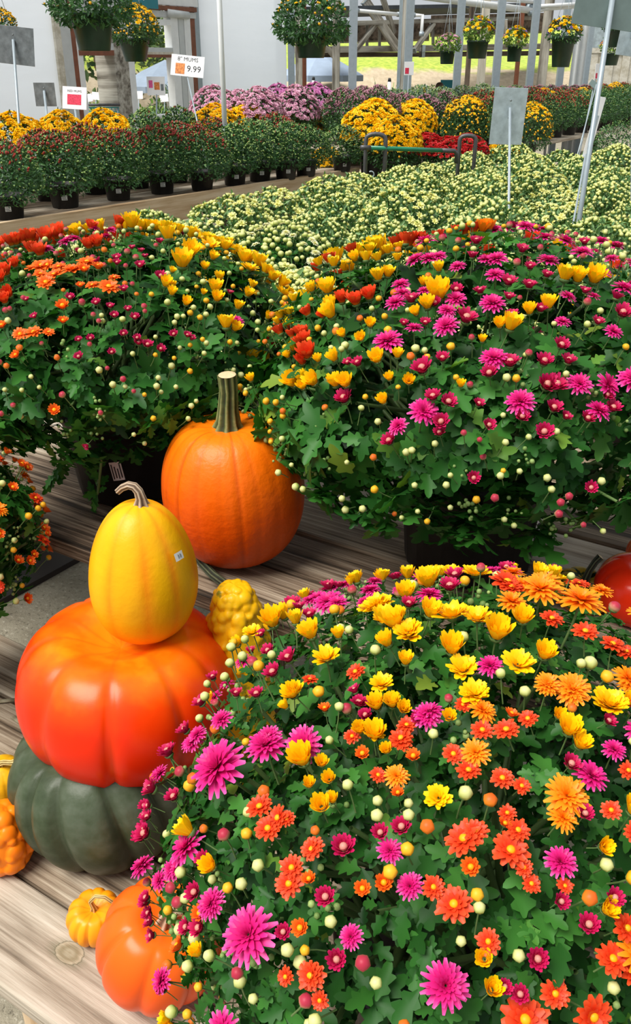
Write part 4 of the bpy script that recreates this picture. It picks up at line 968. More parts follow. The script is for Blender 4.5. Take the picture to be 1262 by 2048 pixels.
# ------------------------------------------------------------------ field of pale budding mums beyond the display bench
field = thing('field_bench', 'low wooden bench under the field of pale budding mums', 'bench', (-1.9, 5.6, 0))
for i in range(22):
    mb = MB(); V, F = plank_vf(3.5, .28, .035); mb.add(V, F); part('plank', mb, 'wood_mid', field, (0, -3.3 + i * .30, .25), smooth=False)
for x in (-1.6, 0, 1.6):
    for y in (-3.2, 0, 3.1): beam_part('leg', (x, y, 0), (x, y, .215), .08, .08, 'wood_mid', field)
KEEP = [atz(515, 480, .82) + (0, .12, 0), atz(790, 500, .82) + (.05, .12, 0)]
kinds = ['palebud', 'palebud', 'paleopen', 'palelime']
desc = {'palebud': 'pale green budding mum', 'paleopen': 'pale yellow half-open mum', 'palelime': 'lemon budding mum'}
for r_ in range(12):
    for q_ in range(7):
        x, y = -3.30 + .50 * q_ + (.12 if r_ % 2 else 0), 2.55 + .52 * r_
        jx, jy = rng.uniform(-.04, .04, 2); base = np.array([x + jx, y + jy, .25])
        u, v, t = proj(base + (0, 0, .42))
        if u < -60 or u > 1330 or v > 720 or x > -.35: continue
        if min(np.hypot(base[0] - q[0], base[1] - q[1]) for q in KEEP) < .40: continue
        k = kinds[int(rng.integers(0, 4))]
        if r_ > 5 and rng.random() < .6: k = 'palelime'
        near = r_ < 3 and 180 < u < 900
        lab = '%s on the field bench, %s row back, %s from the aisle' % (desc[k], ORD[r_], ORD[q_])
        root = potted(k, lab, base, 1.0 * rng.uniform(.92, 1.08), 'pale mums on the field bench')
# cream mum with open white flowers, nearest of the field: single blooms
def fill_cream(d, rnd):
    a, b, c_ = d; q = rnd()
    if c_ < 0 or b > .5: return None
    if q < .12: return 'open', 'cream', .018 + .006 * rnd()
    if q < .20: return 'daisy', 'cream', .014 + .004 * rnd()
    if q < .75: return 'bud', 'bud_green', .0095 + .004 * rnd()
    return None
p = atz(515, 480, .82)
mum_plant('cream_mum', 'cream mum with open white blooms between the two large mums', (p[0], p[1] + .12, .25), (.12, .10, .2), (0, 0, .31), (.30, .30, .27, .24), 480, 60, [], fill_cream, (.034, .055))
p = atz(790, 500, .82)
mum_plant('lemon_mum', 'cream budding mum rising just behind the magenta mum', (p[0] + .05, p[1] + .12, .25), (.12, .10, .2), (0, 0, .31), (.30, .30, .25, .22), 420, 40, [], lambda d, rnd: (None if d[1] > .5 or d[2] < 0 or rnd() > .7 else (('open', 'cream', .018) if rnd() < .1 else ('bud', 'bud_green', .0105 + .004 * rnd()))), (.034, .055))

# ------------------------------------------------------------------ far left bench with rows of red budding mums
fa, fb = np.array([-4.78, 2.2, 0]), np.array([-4.36, 7.55, 0]); fdir = unit(fb - fa); fperp = np.array([-fdir[1], fdir[0], 0]); FL = float(np.linalg.norm(fb - fa))
frz = math.atan2(fdir[1], fdir[0]); ZB = .60
fbench = thing('long_bench', 'long wooden nursery bench with a pale front board and rows of mums', 'bench', fa, frz)
for i in range(7):
    mb = MB(); V, F = plank_vf(FL, .185, .035); mb.add(V, F); part('plank', mb, 'wood_grey' if i % 2 else 'wood_mid', fbench, (FL / 2, .12 + i * .20, ZB), smooth=False)
beam_part('front_board', (0, 0.0, ZB - .075), (FL, 0.0, ZB - .075), .04, .175, 'wood_tan', fbench)
for x in (.1, 1.8, 3.6, FL - .1):
    for y in (.05, 1.3): beam_part('leg', (x, y, 0), (x, y, ZB - .04), .09, .09, 'timber_dark', fbench)
row1 = [(22, 440, 'redbud', 1.0), (132, 417, 'redbud', 1.06), (238, 402, 'redbud', .98), (325, 389, 'redbud', 1.0), (405, 383, 'redbud', .95), (470, 372, 'greenbud', .98), (520, 364, 'greenbud', 1.0), (572, 360, 'greenbud', .98), (612, 354, 'greenbud', .95), (684, 344, 'greenbud', .88)]
for i, (x, y, k, s) in enumerate(row1):
    p = atz(x, y, ZB); p = p - unit(np.array([-p[0], -p[1], 0])) * .06
    lab = '%s mum in a black pot, %s along the front row of the long bench' % ('red-budded' if k == 'redbud' else 'green-budded', ORD[i])
    potted(k, lab, (p[0], p[1], ZB), s, 'front row on the long bench', True, i in (0, 1, 2, 3, 5, 6, 7, 8, 9), 'potted_mum', zs=.84)
for r_, (off, ks) in enumerate([(.62, ('redbud', 'redbud', 'greenbud')), (1.12, ('yellowfull',))]):
    for i in range(12):
        a_ = fa + fdir * (1.05 + .43 * i + .15 * r_) + fperp * off
        k = ks[i % len(ks)]
        if a_ @ fdir - fa @ fdir > FL - .15: continue
        u, v, t = proj((a_[0], a_[1], 1.1))
        if u < -80: continue
        if r_ == 1 and not (u < 275 or 410 < u < 505 or 555 < u < 655): k = 'greenbud'
        nm = {'redbud': 'red-budded', 'greenbud': 'green-budded', 'yellowfull': 'golden blooming'}[k]
        potted(k, '%s mum, %s along the %s row of the long bench' % (nm, ORD[i], ('middle', 'back')[r_]), (a_[0], a_[1], ZB), 1.0 if r_ == 0 else .93, ('middle', 'back')[r_] + ' row on the long bench', zs=.84 if r_ == 0 else 1.05)

# ------------------------------------------------------------------ pink, mauve and golden mums further back
def bench_between(name, label, A, B, W, ztop, mat='wood_grey'):
    A, B = np.array([A[0], A[1], 0.]), np.array([B[0], B[1], 0.]); L = float(np.linalg.norm(B - A)); d_ = unit(B - A)
    b_ = thing(name, label, 'bench', (A + B) / 2, math.atan2(d_[1], d_[0])); n = max(2, int(W / .22))
    for i in range(n):
        mb = MB(); V, F = plank_vf(L, W / n - .012, .035); mb.add(V, F); part('plank', mb, mat, b_, (0, -W / 2 + W / n * (i + .5), ztop), smooth=False)
    for xx in (-L / 2 + .1, L / 2 - .1):
        for yy in (-W / 2 + .08, W / 2 - .08): beam_part('leg', (xx, yy, 0), (xx, yy, ztop - .035), .08, .08, 'timber_dark', b_)
    return b_
def t_for(y, zb, s): return (CAM_H - zb - .30 * s) / (_s - (1024 - y) / F_PX * _c)
def stand_on(x, y, zb, kind, label, s, group, **kw):
    p = att(x, y, t_for(y, zb, s)); potted(kind, label, (p[0], p[1], zb), s, group, **kw); return p
def stand(x, y, t, kind, label, s, group, zb, **kw):
    """place so that the canopy's middle is seen at (x, y), at depth t; base height zb below it"""
    p = att(x, y, t); return potted(kind, label, (p[0], p[1], zb), s, group, **kw)
pinks = [(432, 228, 8.9, 'pinkfull', 1.0), (478, 236, 8.6, 'pinkfull', .95), (515, 232, 8.5, 'pinkfull', 1.02), (560, 225, 9.0, 'mauvefull', .98), (592, 228, 9.2, 'pinkfull', .95), (632, 222, 9.3, 'mauvefull', 1.0), (690, 226, 9.4, 'dusky', 1.0), (728, 222, 9.8, 'dusky', .9), (757, 222, 10.0, 'dusky', 1.0)]
nm = {'pinkfull': 'pale pink', 'mauvefull': 'bright mauve', 'dusky': 'dusky purple budding'}
cnt = {}; PK = []
for x, y, t, k, s in pinks:
    cnt[k] = cnt.get(k, 0) + 1
    PK.append(stand_on(x, y, .72, k, '%s mum, %s of its colour along the bench by the white wall' % (nm[k], ORD[cnt[k] - 1]), s, 'mums on the bench by the white wall'))
golds = [(460, 262, 7.6, 'yellowfull', .85, 'golden mum peeking over the green row beside the white pipe'), (600, 262, 8.0, 'yellowfull', 1.0, 'wide golden mum behind the green-budded row, below the bright mauve mum'),
         (745, 275, 8.6, 'yellowfull', 1.15, 'golden mum right behind the cart handle loop'), (790, 295, 8.2, 'yellowfull', .95, 'lower golden mum spilling under the green cart handle'),
         (825, 258, 9.0, 'yellowfull', 1.05, 'round fully golden mum behind the middle of the cart handle'), (930, 252, 9.2, 'yellowhalf', 1.08, 'half-open golden mum on a dark green dome behind the cart'),
         (1058, 262, 9.3, 'yellowhalf', 1.0, 'half-open golden mum partly behind the grey metal plate'), (1010, 305, 8.0, 'yellowfull', .6, 'small golden mum at the back edge of the pale field')]
bench_between('pink_bench', 'wooden bench under the pink and mauve mums by the white wall', PK[0] - HR * .4, PK[-1] + HR * .5, 1.3, .72)
GP = [stand_on(x, y, .52, k, lab, s, 'golden mums behind the cart') for x, y, t, k, s, lab in golds]
bench_between('golden_bench', 'low wooden bench under the golden mums behind the cart', (GP[3] + GP[4]) / 2 - HR * 1.6, (GP[5] + GP[6]) / 2 + HR * .5, 1.5, .52)
for i, (x, y, t) in enumerate([(850, 306, 8.5), (892, 307, 8.6), (932, 306, 8.8)]):
    stand_on(x, y, .52, 'redfull', 'deep red blooming mum under the cart handle, %s from the ringed loop' % ORD[i], .75, 'red mums beside the cart')
stand_on(652, 326, .45, 'yellowfull', 'little golden mum glimpsed between the black pots', .6, None)

# ------------------------------------------------------------------ right-hand far bench: rows of reddish mums, grey-green ones behind
ga = atz(1010, 300, .60); gdir = unit(np.array([.02, 1, 0])); gperp = np.array([-gdir[1], gdir[0], 0]); GL = 7.6
gb = thing('far_bench', 'long far bench with rows of reddish mums in black pots', 'bench', ga * (1, 1, 0), math.atan2(gdir[1], gdir[0]))
for i in range(8):
    mb = MB(); V, F = plank_vf(GL, .21, .035); mb.add(V, F); part('plank', mb, 'wood_grey', gb, (GL / 2 - .5, .1 + i * .22, .60), smooth=False)
for x in (0, 3.5, 6.8):
    for y in (.1, 1.6): beam_part('leg', (x, y, 0), (x, y, .565), .09, .09, 'timber_dark', gb)
for r_ in range(4):
    for i in range(14):
        a_ = ga + gdir * (.0 + .52 * i + .2 * (r_ % 2) - (.9 if r_ > 1 else 0)) + gperp * (.18 + .46 * r_)
        u, v, t = proj((a_[0], a_[1], 1.0))
        if u > 1330 or (a_ - ga) @ gdir > GL - .8: continue
        k = ('redbud', 'redbud', 'dusky', 'greygreen')[r_]
        if r_ == 1 and i % 3 == 2: k = 'yellowhalf'
        if r_ == 0 and i > 5: k = 'darkgreen'
        nm2 = {'redbud': 'rusty red budding', 'dusky': 'dusky budding', 'greygreen': 'grey-green', 'yellowhalf': 'half-open golden', 'darkgreen': 'plain green'}[k]
        potted(k, '%s mum, %s along the %s row of the far bench' % (nm2, ORD[i], ORD[r_]), (a_[0], a_[1], .60), 1.0, 'rows on the far bench')
greys = [(790, 222, 10.6), (838, 218, 10.8), (880, 216, 11.0), (920, 214, 11.2), (965, 212, 11.4)]
GG = []
for i, (x, y, t) in enumerate(greys): GG.append(stand_on(x, y, .66, 'greygreen', 'grey-green mum behind the golden mums, %s from the dusky ones' % ORD[i], 1.05, 'grey-green mums'))
bench_between('grey_bench', 'bench under the grey-green mums behind the golden domes', GG[0] - HR * .4, GG[-1] + HR * .4, .9, .66)
for i, (x, y) in enumerate([(840, 230), (985, 236)]): stand_on(x, y, .62, 'redbud', ('rusty budding mum between the two golden domes', 'rusty budding mum just beside the grey metal plate')[i], .85, None)
stand_on(1240, 288, .45, 'darkgreen', 'dark green mum without blooms at the back corner of the pale field', 1.0, None)

# ------------------------------------------------------------------ garden cart in the aisle
p = att(750, 330, 6.5); cart = thing('garden_cart', 'grey garden cart with a green push handle standing in the aisle', 'cart', (p[0], p[1], 0))
e_ = att(934, 300, 6.9); cb = np.array([p[0], p[1], 0])
zt1, zt2 = zat(266, 6.5), zat(270, 6.9)
def arch(c0, ztop, w, d_):
    a_, b_ = c0 - d_ * w / 2, c0 + d_ * w / 2; P = [np.array([a_[0], a_[1], .22])]
    for k in range(9):
        th = math.pi * k / 8; m_ = c0 - d_ * (w / 2) * math.cos(th); P.append(np.array([m_[0], m_[1], ztop - w * .32 + w * .32 * math.sin(th) ** .6]))
    P.append(np.array([b_[0], b_[1], .22])); return np.array(P) - cb
c1 = np.array([p[0], p[1], 0]); c2 = np.array([e_[0], e_[1], 0]); side = HR.copy()
for c_, zt, w in ((c1, zt1, .145), (c2, zt2, .125)):
    mb = MB(); tube(mb, arch(c_, zt, w, side), .016, 10); part('upright_loop', mb, 'cart_grey', cart)
ha = att(722, 295, 6.35) - cb; hb = att(914, 302, 6.75) - cb
mb = MB(); tube(mb, [ha + (hb - ha) * s for s in (.08, .5, .84)], .0155, 12); hd = part('handle_grip', mb, 'cart_green', cart)
mb = MB(); tube(mb, [ha, ha + (hb - ha) * .09], .0165, 12); part('handle_end', mb, 'cart_grey', cart); mb = MB(); tube(mb, [ha + (hb - ha) * .83, hb - (hb - ha) * .03, hb - (0, 0, .02), hb - (0, 0, .09)], .0165, 12); part('handle_end', mb, 'cart_grey', cart)
mb = MB(); tube(mb, [att(738, 298, 6.45) - cb, (ha + (hb - ha) * .09)], .010, 8); part('bracket', mb, 'cart_grey', cart)
mb = MB(); P = [np.array([.022 * math.cos(a_), 0, .022 * math.sin(a_)]) for a_ in np.linspace(-2.2, 2.2, 14)]
tube(mb, [q[0] * HR + np.array([0, 0, q[2]]) + (att(742, 349, 6.42) - cb) for q in P], .005, 6); part('latch_ring', mb, 'galv', cart)
mb = MB(); ax_ = unit(c2 - c1); nx = np.array([-ax_[1], ax_[0], 0]); D = float(np.linalg.norm(c2 - c1))
corners = [ax_ * u_ + nx * v_ for u_, v_ in ((-.05, -.3), (D + .05, -.3), (D + .05, .3), (-.05, .3))]
mb.add([q + (0, 0, z) for z in (.20, .23) for q in corners], [(3, 2, 1, 0), (4, 5, 6, 7), (0, 1, 5, 4), (1, 2, 6, 5), (2, 3, 7, 6), (3, 0, 4, 7)]); part('deck', mb, 'cart_grey', cart, smooth=False)
for q in corners:
    mb = MB(); w_ = q * .88 + (0, 0, .1); tube(mb, [w_ - nx * .02, w_ + nx * .02], .1, 20); part('wheel', mb, 'rubber', cart)

# ------------------------------------------------------------------ price signs on metal poles
def frame_of(n, upv=(0, 0, 1.)):
    n = unit(n); x = unit(np.cross(upv, n)); return Matrix(np.stack([x, np.cross(n, x), n], 1).tolist())
def sign(name, label, t, plate, foot, mat, pole_r=.009, t_foot=None, roll=0.0, pitch=.0, yaw=0.0, front=None, clip=True, group='signs on metal poles', pole_to=None, thick=.003):
    """plate = (cx, cy, w, h) in picture terms, foot = picture point where the pole enters the plants"""
    cx, cy, w, h = plate; P = att(cx, cy, t); W, H = w * t / F_PX, h * t / F_PX
    n = unit(-HF * math.cos(yaw) + HR * math.sin(yaw) + np.array([0, 0, pitch])); Rm = frame_of(n) @ Matrix.Rotation(roll, 3, 'Z')
    ft = att(foot[0], foot[1], t_foot or t); dn = unit(ft - P); ft = ft + dn * (ft[2] / max(.2, -dn[2]))
    root = thing(name, label, 'sign', ft, 0, group)
    mb = MB(); V, F = plank_vf(W, H, thick, min(.0012, thick / 3)); mb.add(np.array(V), F); pl = part('plate', mb, mat, root, P - ft, Rm.to_euler(), smooth=False)
    yv = np.array(Rm)[:, 1]; top = P + yv * H * ((-.42 if front else .15) if pole_to is None else pole_to) - n * (.012 if front else -.010)
    mb = MB(); tube(mb, [np.zeros(3), (top - ft) * .5, top - ft], pole_r, 10); part('pole', mb, 'galv', root)
    if clip:
        for k in (.28, -.02):
            mb = MB(); q = P + yv * H * k + n * .013; tube(mb, [q - ft - n * .004, q - ft], .006, 8); part('rivet', mb, 'plate_dark', root)
    return root, pl, W, H
sign('metal_sign', 'blank grey galvanised plate on a thin pole in the pale field', 5.3, (1017, 233, 68, 104), (1016, 400), 'galv_dull', .0085, 5.3, roll=-.03, yaw=.12)
sign('metal_sign', 'large dark grey-green plate on a leaning pole, cut by the picture top', 4.5, (1222, 2, 142, 96), (1160, 420), 'plate_green', .014, 4.75, roll=-.12, yaw=.05, pole_to=.1)
sign('metal_sign', 'blue-grey plate at the picture edge behind the leaning pole', 5.2, (1262, 75, 52, 66), (1262, 300), 'galv_dull', .009, 5.3, roll=-.1, yaw=.2)
sign('metal_sign', 'dark grey plate on a pole at the red-budded row, cut by the edge', 6.3, (28, 91, 82, 68), (38, 240), 'plate_dark', .010, 6.4, roll=-.10, yaw=-.1)
sign('metal_sign', 'small square grey plate on a pole above the red-budded row', 7.0, (90, 189, 43, 43), (98, 262), 'plate_dark', .010, 7.0, roll=0, yaw=-.1)
# white cards
r_, pl, W, H = sign('price_sign', 'white mum price card reading 9.99 on a thin pole', 7.4, (375, 132, 66, 40), (402, 262), 'card', .006, 7.4, roll=-.10, pitch=.35, yaw=0, front=True, clip=False, group='white price cards')
text('lettering', '8" MUMS', pl, (0, H * .22, .0012), H * .27, 'ink'); text('lettering', '9.99', pl, (W * .20, -H * .26, .0012), H * .42, 'ink')
mb = MB(); box(mb, -W * .36, -W * .08, -H * .40, H * .10, .0004, .0012); part('picture', mb, 'orange_print', pl, smooth=False)
r_, pl, W, H = sign('price_sign', 'white card with a red flower picture above the golden back row', 7.4, (149, 196, 48, 42), (158, 262), 'card', .009, 7.4, roll=-.06, pitch=.3, front=True, clip=False, group='white price cards')
mb = MB(); box(mb, -W * .30, W * .28, -H * .30, H * .16, .0004, .0012); part('picture', mb, 'red_print', pl, smooth=False); text('lettering', 'RED MUMS', pl, (0, H * .26, .0012), H * .14, 'ink')
r_, pl, W, H = sign('price_sign', 'white card with flower photos standing inside the doorway', 11.2, (312, 172, 36, 34), (312, 240), 'card', .01, 11.2, pitch=.1, front=True, clip=False, group='white price cards')
for k, (x0, x1, y0, y1, m_) in enumerate([(-.4, -.18, -.1, .3, 'pink_print'), (-.1, .2, -.2, .2, 'orange_print'), (.26, .42, -.25, .1, 'plate_dark')]):
    mb = MB(); box(mb, W * x0, W * x1, H * y0, H * y1, .0004, .0012); part('picture', mb, m_, pl, smooth=False)
r_, pl, W, H = sign('price_sign', 'small white card with a pink flower picture above the pink mums', 9.3, (552, 184, 18, 25), (552, 215), 'card', .006, 9.3, front=True, clip=False, group='white price cards')
mb = MB(); box(mb, -W * .28, W * .28, -H * .32, H * .25, .0004, .0012); part('picture', mb, 'pink_print', pl, smooth=False)
r_, pl, W, H = sign('price_sign', 'white card with a small red picture fixed to a steel post', 10.4, (818, 137, 19, 24), (815, 200), 'card', .006, 10.4, front=True, clip=False, group='white price cards')
mb = MB(); box(mb, -W * .4, 0, -H * .4, H * .05, .0004, .0012); part('picture', mb, 'red_print', pl, smooth=False)
r_, pl, W, H = sign('price_sign', 'white card with a yellow flower picture among the grasses', 11.0, (849, 180, 13, 18), (849, 205), 'card', .006, 11.0, front=True, clip=False, group='white price cards')
mb = MB(); box(mb, -W * .25, W * .3, -H * .25, H * .25, .0004, .0012); part('picture', mb, M['yellow'], pl, smooth=False)
r_, pl, W, H = sign('price_sign', 'white card turned edge-on beside the leaning pole, near the picture edge', 4.9, (1188, 255, 15, 112), (1152, 440), 'card', .006, 4.8, roll=-.17, yaw=.15, front=True, clip=False, group='white price cards')
mb = MB(); box(mb, -W * .12, W * .25, -H * .28, H * .2, .0004, .0012); part('picture', mb, 'galv_dull', pl, smooth=False)
r_, pl, W, H = sign('price_sign', 'tilted white card above the rusty rows at the far wall', 9.0, (1194, 143, 10, 28), (1182, 200), 'card', .006, 9.0, roll=.05, yaw=.6, front=True, clip=False, group='white price cards')
mb = MB(); box(mb, -W * .3, W * .2, -H * .45, -H * .1, .0004, .0012); part('picture', mb, 'red_print', pl, smooth=False)
sign('metal_sign', 'thin dark plate tilted flat above the rusty rows at the far wall', 9.0, (1191, 171, 26, 12), (1182, 205), 'plate_green', .006, 9.0, roll=-.6, pitch=.3, clip=False)
# white pipe
p = att(450, 262, 7.3); pipe = thing('white_pipe', 'tall white plastic pipe with a blue band rising from the green row', 'pipe', (p[0], p[1], 0))
mb = MB(); tube(mb, [(0, 0, .58), (0, 0, 1.6), (0, 0, 3.2)], .021, 14); part('pipe_body', mb, 'white_paint', pipe)
mb = MB(); tube(mb, [(0, 0, zat(268, 7.3)), (0, 0, zat(256, 7.3))], .027, 14); part('socket', mb, 'white_paint', pipe)
mb = MB(); tube(mb, [(0, 0, zat(256, 7.3)), (0, 0, zat(253, 7.3))], .0285, 14); part('band', mb, 'blue_tape', pipe)
mb = MB(); tube(mb, [(0, 0, 0), (0, 0, .6)], .03, 14); part('foot', mb, 'galv', pipe)
# ------------------------------------------------------------------ the covered sales hall behind: sheeting wall with a doorway
XW = -8.5
def wy(px, y=150): return float(atx(px, y, XW)[1])
def wz(px, y): return float(atx(px, y, XW)[2])
def wall_panel(name, px0, px1, z0=0, z1=3.6, mat='sheeting'):
    y0, y1 = (wy(px0) if px0 > -500 else -3.0), wy(px1); mb = MB(); n = 26; V = []
    for k, x in ((0, XW - .05), (1, XW)):
        for j in range(2):
            for i in range(n + 1):
                yy = y0 + (y1 - y0) * i / n; V.append((x + .018 * math.sin(yy * 5.3 + 2 * j) * k, yy, (z0, z1)[j]))
    m1 = n + 1; F = [(i, i + 1, m1 + i + 1, m1 + i) for i in range(n)] + [(2 * m1 + i + m1, 2 * m1 + i + 1 + m1, 2 * m1 + i + 1, 2 * m1 + i) for i in range(n)]
    F += [(m1 + i, m1 + i + 1, 3 * m1 + i + 1, 3 * m1 + i) for i in range(n)]
    mb.add(V, [tuple(reversed(f)) for f in F]); return tag(part(name, mb, mat), kind='structure')
wall_panel('wall_left', -999, 118); wall_panel('wall_back', 400, 574)
door = thing('door_1', None, None, (XW, wy(260), 0)); door['kind'] = 'structure'; door['label'] = 'grey framed doorway bay in the white sheeting wall'
dy0 = wy(260)
def vboard(px0, px1, mat, d=.06, x=0.0, z1=3.6, name='jamb', z0=0):
    mb = MB(); box(mb, x - d, x + .02, wy(px0) - dy0, wy(px1) - dy0, z0, z1); return part(name, mb, mat, door, smooth=False)
for a_, b_, m_, d_ in ((117, 129, 'cream_board', .08), (129, 148, 'grey_paint', .14), (148, 157, 'brown_board', .2), (157, 168, 'white_paint', .25), (229, 240, 'timber', .3), (240, 257, 'timber', .28), (257, 269, 'white_paint', .12), (346, 360, 'white_paint', .10), (361, 371, 'grey_paint', .22), (372, 384, 'white_paint', .26), (384, 393, 'brown_board', .2), (393, 402, 'galv', .1)):
    vboard(a_, b_, m_, d_)
def hboard(px0, px1, y0, y1, mat, d=.06, x=0.0, name='header'):
    pm = (px0 + px1) / 2; mb = MB(); box(mb, x - d, x + .03, wy(px0) - dy0, wy(px1) - dy0, wz(pm, y1), wz(pm, y0)); return part(name, mb, mat, door, smooth=False)
hboard(160, 229, 86, 100, 'grey_paint', .1); hboard(160, 229, 100, 111, 'brown_board', .14); hboard(160, 257, -60, 70, 'grey_paint', .08)
hboard(257, 395, 22, 34, 'grey_paint', .10); hboard(300, 395, 13, 22, 'brown_board', .06, .02); hboard(257, 400, -60, 10, 'white_paint', .06)
hboard(269, 346, 38, 50, 'white_paint', .05); hboard(269, 346, 95, 104, 'grey_paint', .12); hboard(269, 346, 104, 109, 'cream_board', .06); hboard(269, 346, 109, 115, 'brown_board', .15)
mb = MB(); tube(mb, [(0.04, wy(338) - dy0, wz(350, 27)), (0.04, wy(378) - dy0, wz(350, 30))], .045, 14); part('door_closer', mb, 'grey_paint', door)
mb = MB(); tube(mb, [(0.08, wy(262) - dy0, wz(300, 233)), (0.08, wy(367) - dy0, wz(300, 233))], .028, 12); part('push_bar', mb, 'white_paint', door)
tb = np.array([XW + .12, wy(282), wz(282, -4)]); bs = thing('teal_sign', 'teal hanging sign with white capitals above the doorway', 'sign', tb)
mb = MB(); w2 = (wy(311) - wy(253)) / 2; h2 = (wz(282, -26) - wz(282, 17)) / 2; box(mb, -.015, .015, -w2, w2, -h2, h2); part('board', mb, 'teal', bs, smooth=False)
text('lettering', 'AY', bs, (.017, -.06, -h2 * .30), h2 * 1.7, 'white_paint', (math.pi / 2, 0, math.pi / 2))
# steel post at the wall's end, hall posts and beams
def post(px, t, wpx, mat, label, name='steel_post', cat='post', z1=3.4, lean=0, group=None, depth=None):
    p = att(px, 150, t); w = wpx * t / F_PX; root = thing(name, label, cat, (p[0], p[1], 0), YAW, group)
    if mat == 'galv':
        mb = MB(); box(mb, -w / 2, w / 2, -w / 2, w / 2, 0, z1); part('shaft', mb, 'galv', root, smooth=False)
        mb = MB(); box(mb, -w * .95, w * .95, -w * .95, w * .95, 0, .012); part('base_plate', mb, 'galv_dull', root, smooth=False)
    else:
        beam_part('shaft', (0, 0, 0), (lean, 0, z1), w, w, mat, root)
        beam_part('footing', (0, 0, 0), (0, 0, .10), w * 1.25, w * 1.25, 'timber_dark', root)
    return p
post(583, 13.2, 13, 'galv', 'steel post at the end of the white sheeting wall', group='hall posts')
steel = [(705, 9.9, 16, 'thick steel post beside the large middle hanging basket'), (815, 10.6, 15, 'steel post carrying a small white price card'), (914, 11.4, 14, 'steel post between the small pink and yellow hanging baskets'), (992, 12.2, 14, 'steel post above the blank metal plate'), (1060, 13.0, 13, 'bright steel post before the tan timber'), (1120, 14.0, 12, 'steel post under the tall golden hanging basket'), (797, 12.0, 6, 'thin steel rod next to the steel post with card')]
SP = [post(px, t, w, 'galv', lab, group='hall posts') for px, t, w, lab in steel]
timb = [(598, 14.6, 14, 'timber', 'grey timber post right of the white wall'), (609, 14.8, 8, 'brown_board', 'reddish brown timber post right of the white wall'), (672, 15.0, 15, 'timber', 'grey timber post with braces beside the thick steel post'), (803, 16.0, 14, 'timber', 'grey timber post behind the steel post with card'), (935, 17.0, 9, 'timber_dark', 'narrow dark timber post under the yellow hanging basket'), (962, 17.4, 14, 'cream_board', 'pale timber post under the yellow hanging basket'), (1033, 18.0, 8, 'brown_board', 'brown post below the violet hanging basket'), (1084, 18.6, 16, 'timber', 'tan grey timber post behind the bright steel post')]
TP = [post(px, t, w, m_, lab, 'timber_post', group='timber posts') for px, t, w, m_, lab in timb]
def timber(label, a, b, wpx, t, mat='timber', name='timber_beam'):
    A, B = att(*a), att(*b); w = wpx * t / F_PX; c0 = (A + B) / 2; root = thing(name, label, 'beam', c0, 0, 'hall beams')
    beam_part('timber', A - c0, B - c0, w * .8, w, mat, root); beam_part('end_strap', A - c0, A - c0 + (B - A) * .02, w * .9, w * 1.1, 'galv_dull', root)
timber('long grey beam across the open hall, above the brown one', (592, 100, 14.8), (840, 97, 16.4), 12, 15)
timber('far end of the long grey beam, toward the tan timber post', (841, 97, 16.4), (1110, 92, 18.8), 11, 17)
timber('dark brown beam right under the long grey beam', (592, 110, 15.0), (840, 109, 16.6), 9, 15, 'timber_dark')
timber('dark brown beam end, toward the tan timber post', (841, 109, 16.6), (1110, 106, 19.0), 9, 17, 'timber_dark')
timber('upper grey tie beam below the dark roof', (690, 47, 15.0), (1060, 36, 18.6), 8, 16)
timber('wide diagonal brace dropping to the post behind the card', (729, 0, 15.4), (796, 98, 15.9), 16, 15.5)
timber('narrow diagonal brace crossing near the roof', (765, -5, 15.4), (788, 66, 15.9), 10, 15.5)
timber('diagonal brace rising right from the thick steel post', (708, 105, 15.2), (752, 48, 15.6), 9, 15.3)
timber('diagonal brace falling right behind the middle basket', (640, 78, 14.8), (672, 118, 15.0), 9, 15)
timber('diagonal brace rising right from the steel post with card', (828, 102, 16.2), (868, 46, 16.6), 9, 16)
timber('diagonal brace in the far bay behind the steel posts', (938, 12, 17.0), (956, 62, 17.4), 9, 17)
for i, (x, y0, y1) in enumerate([(734, 52, 95), (759, 56, 95), (866, 52, 88), (898, 50, 90), (1012, 40, 90), (1042, 40, 88)]):
    timber('short upright stud between the hall beams, %s from the white wall' % ORD[i], (x, y0, 16.2 + i * .3), (x, y1, 16.2 + i * .3), 7, 16)
# dark roof over the hall and dark gable behind the studs
def slab(name, pts, th, mat, struct=True):
    P = np.array(pts); mb = MB(); n = len(P); mb.add(np.concatenate([P, P + (0, 0, th)]), [tuple(range(n - 1, -1, -1)), tuple(range(n, 2 * n))] + [(i, (i + 1) % n, n + (i + 1) % n, n + i) for i in range(n)])
    o = part(name, mb, mat, smooth=False); o['kind'] = 'structure'; return o
slab('roof', [att(600, 22, 14.4), att(1075, 12, 18.2), att(1070, 24, 20.5), att(640, 36, 17.5)], .06, 'dark_shade')
slab('roof', [att(860, 70, 19.4), att(1100, 62, 20.8), att(1100, 66, 21.2), att(860, 74, 19.8)], .38, 'timber_dark')
slab('roof', [att(620, 85, 18.0), att(858, 78, 19.6), att(858, 82, 20.0), att(620, 88, 18.4)], .36, 'timber_dark')
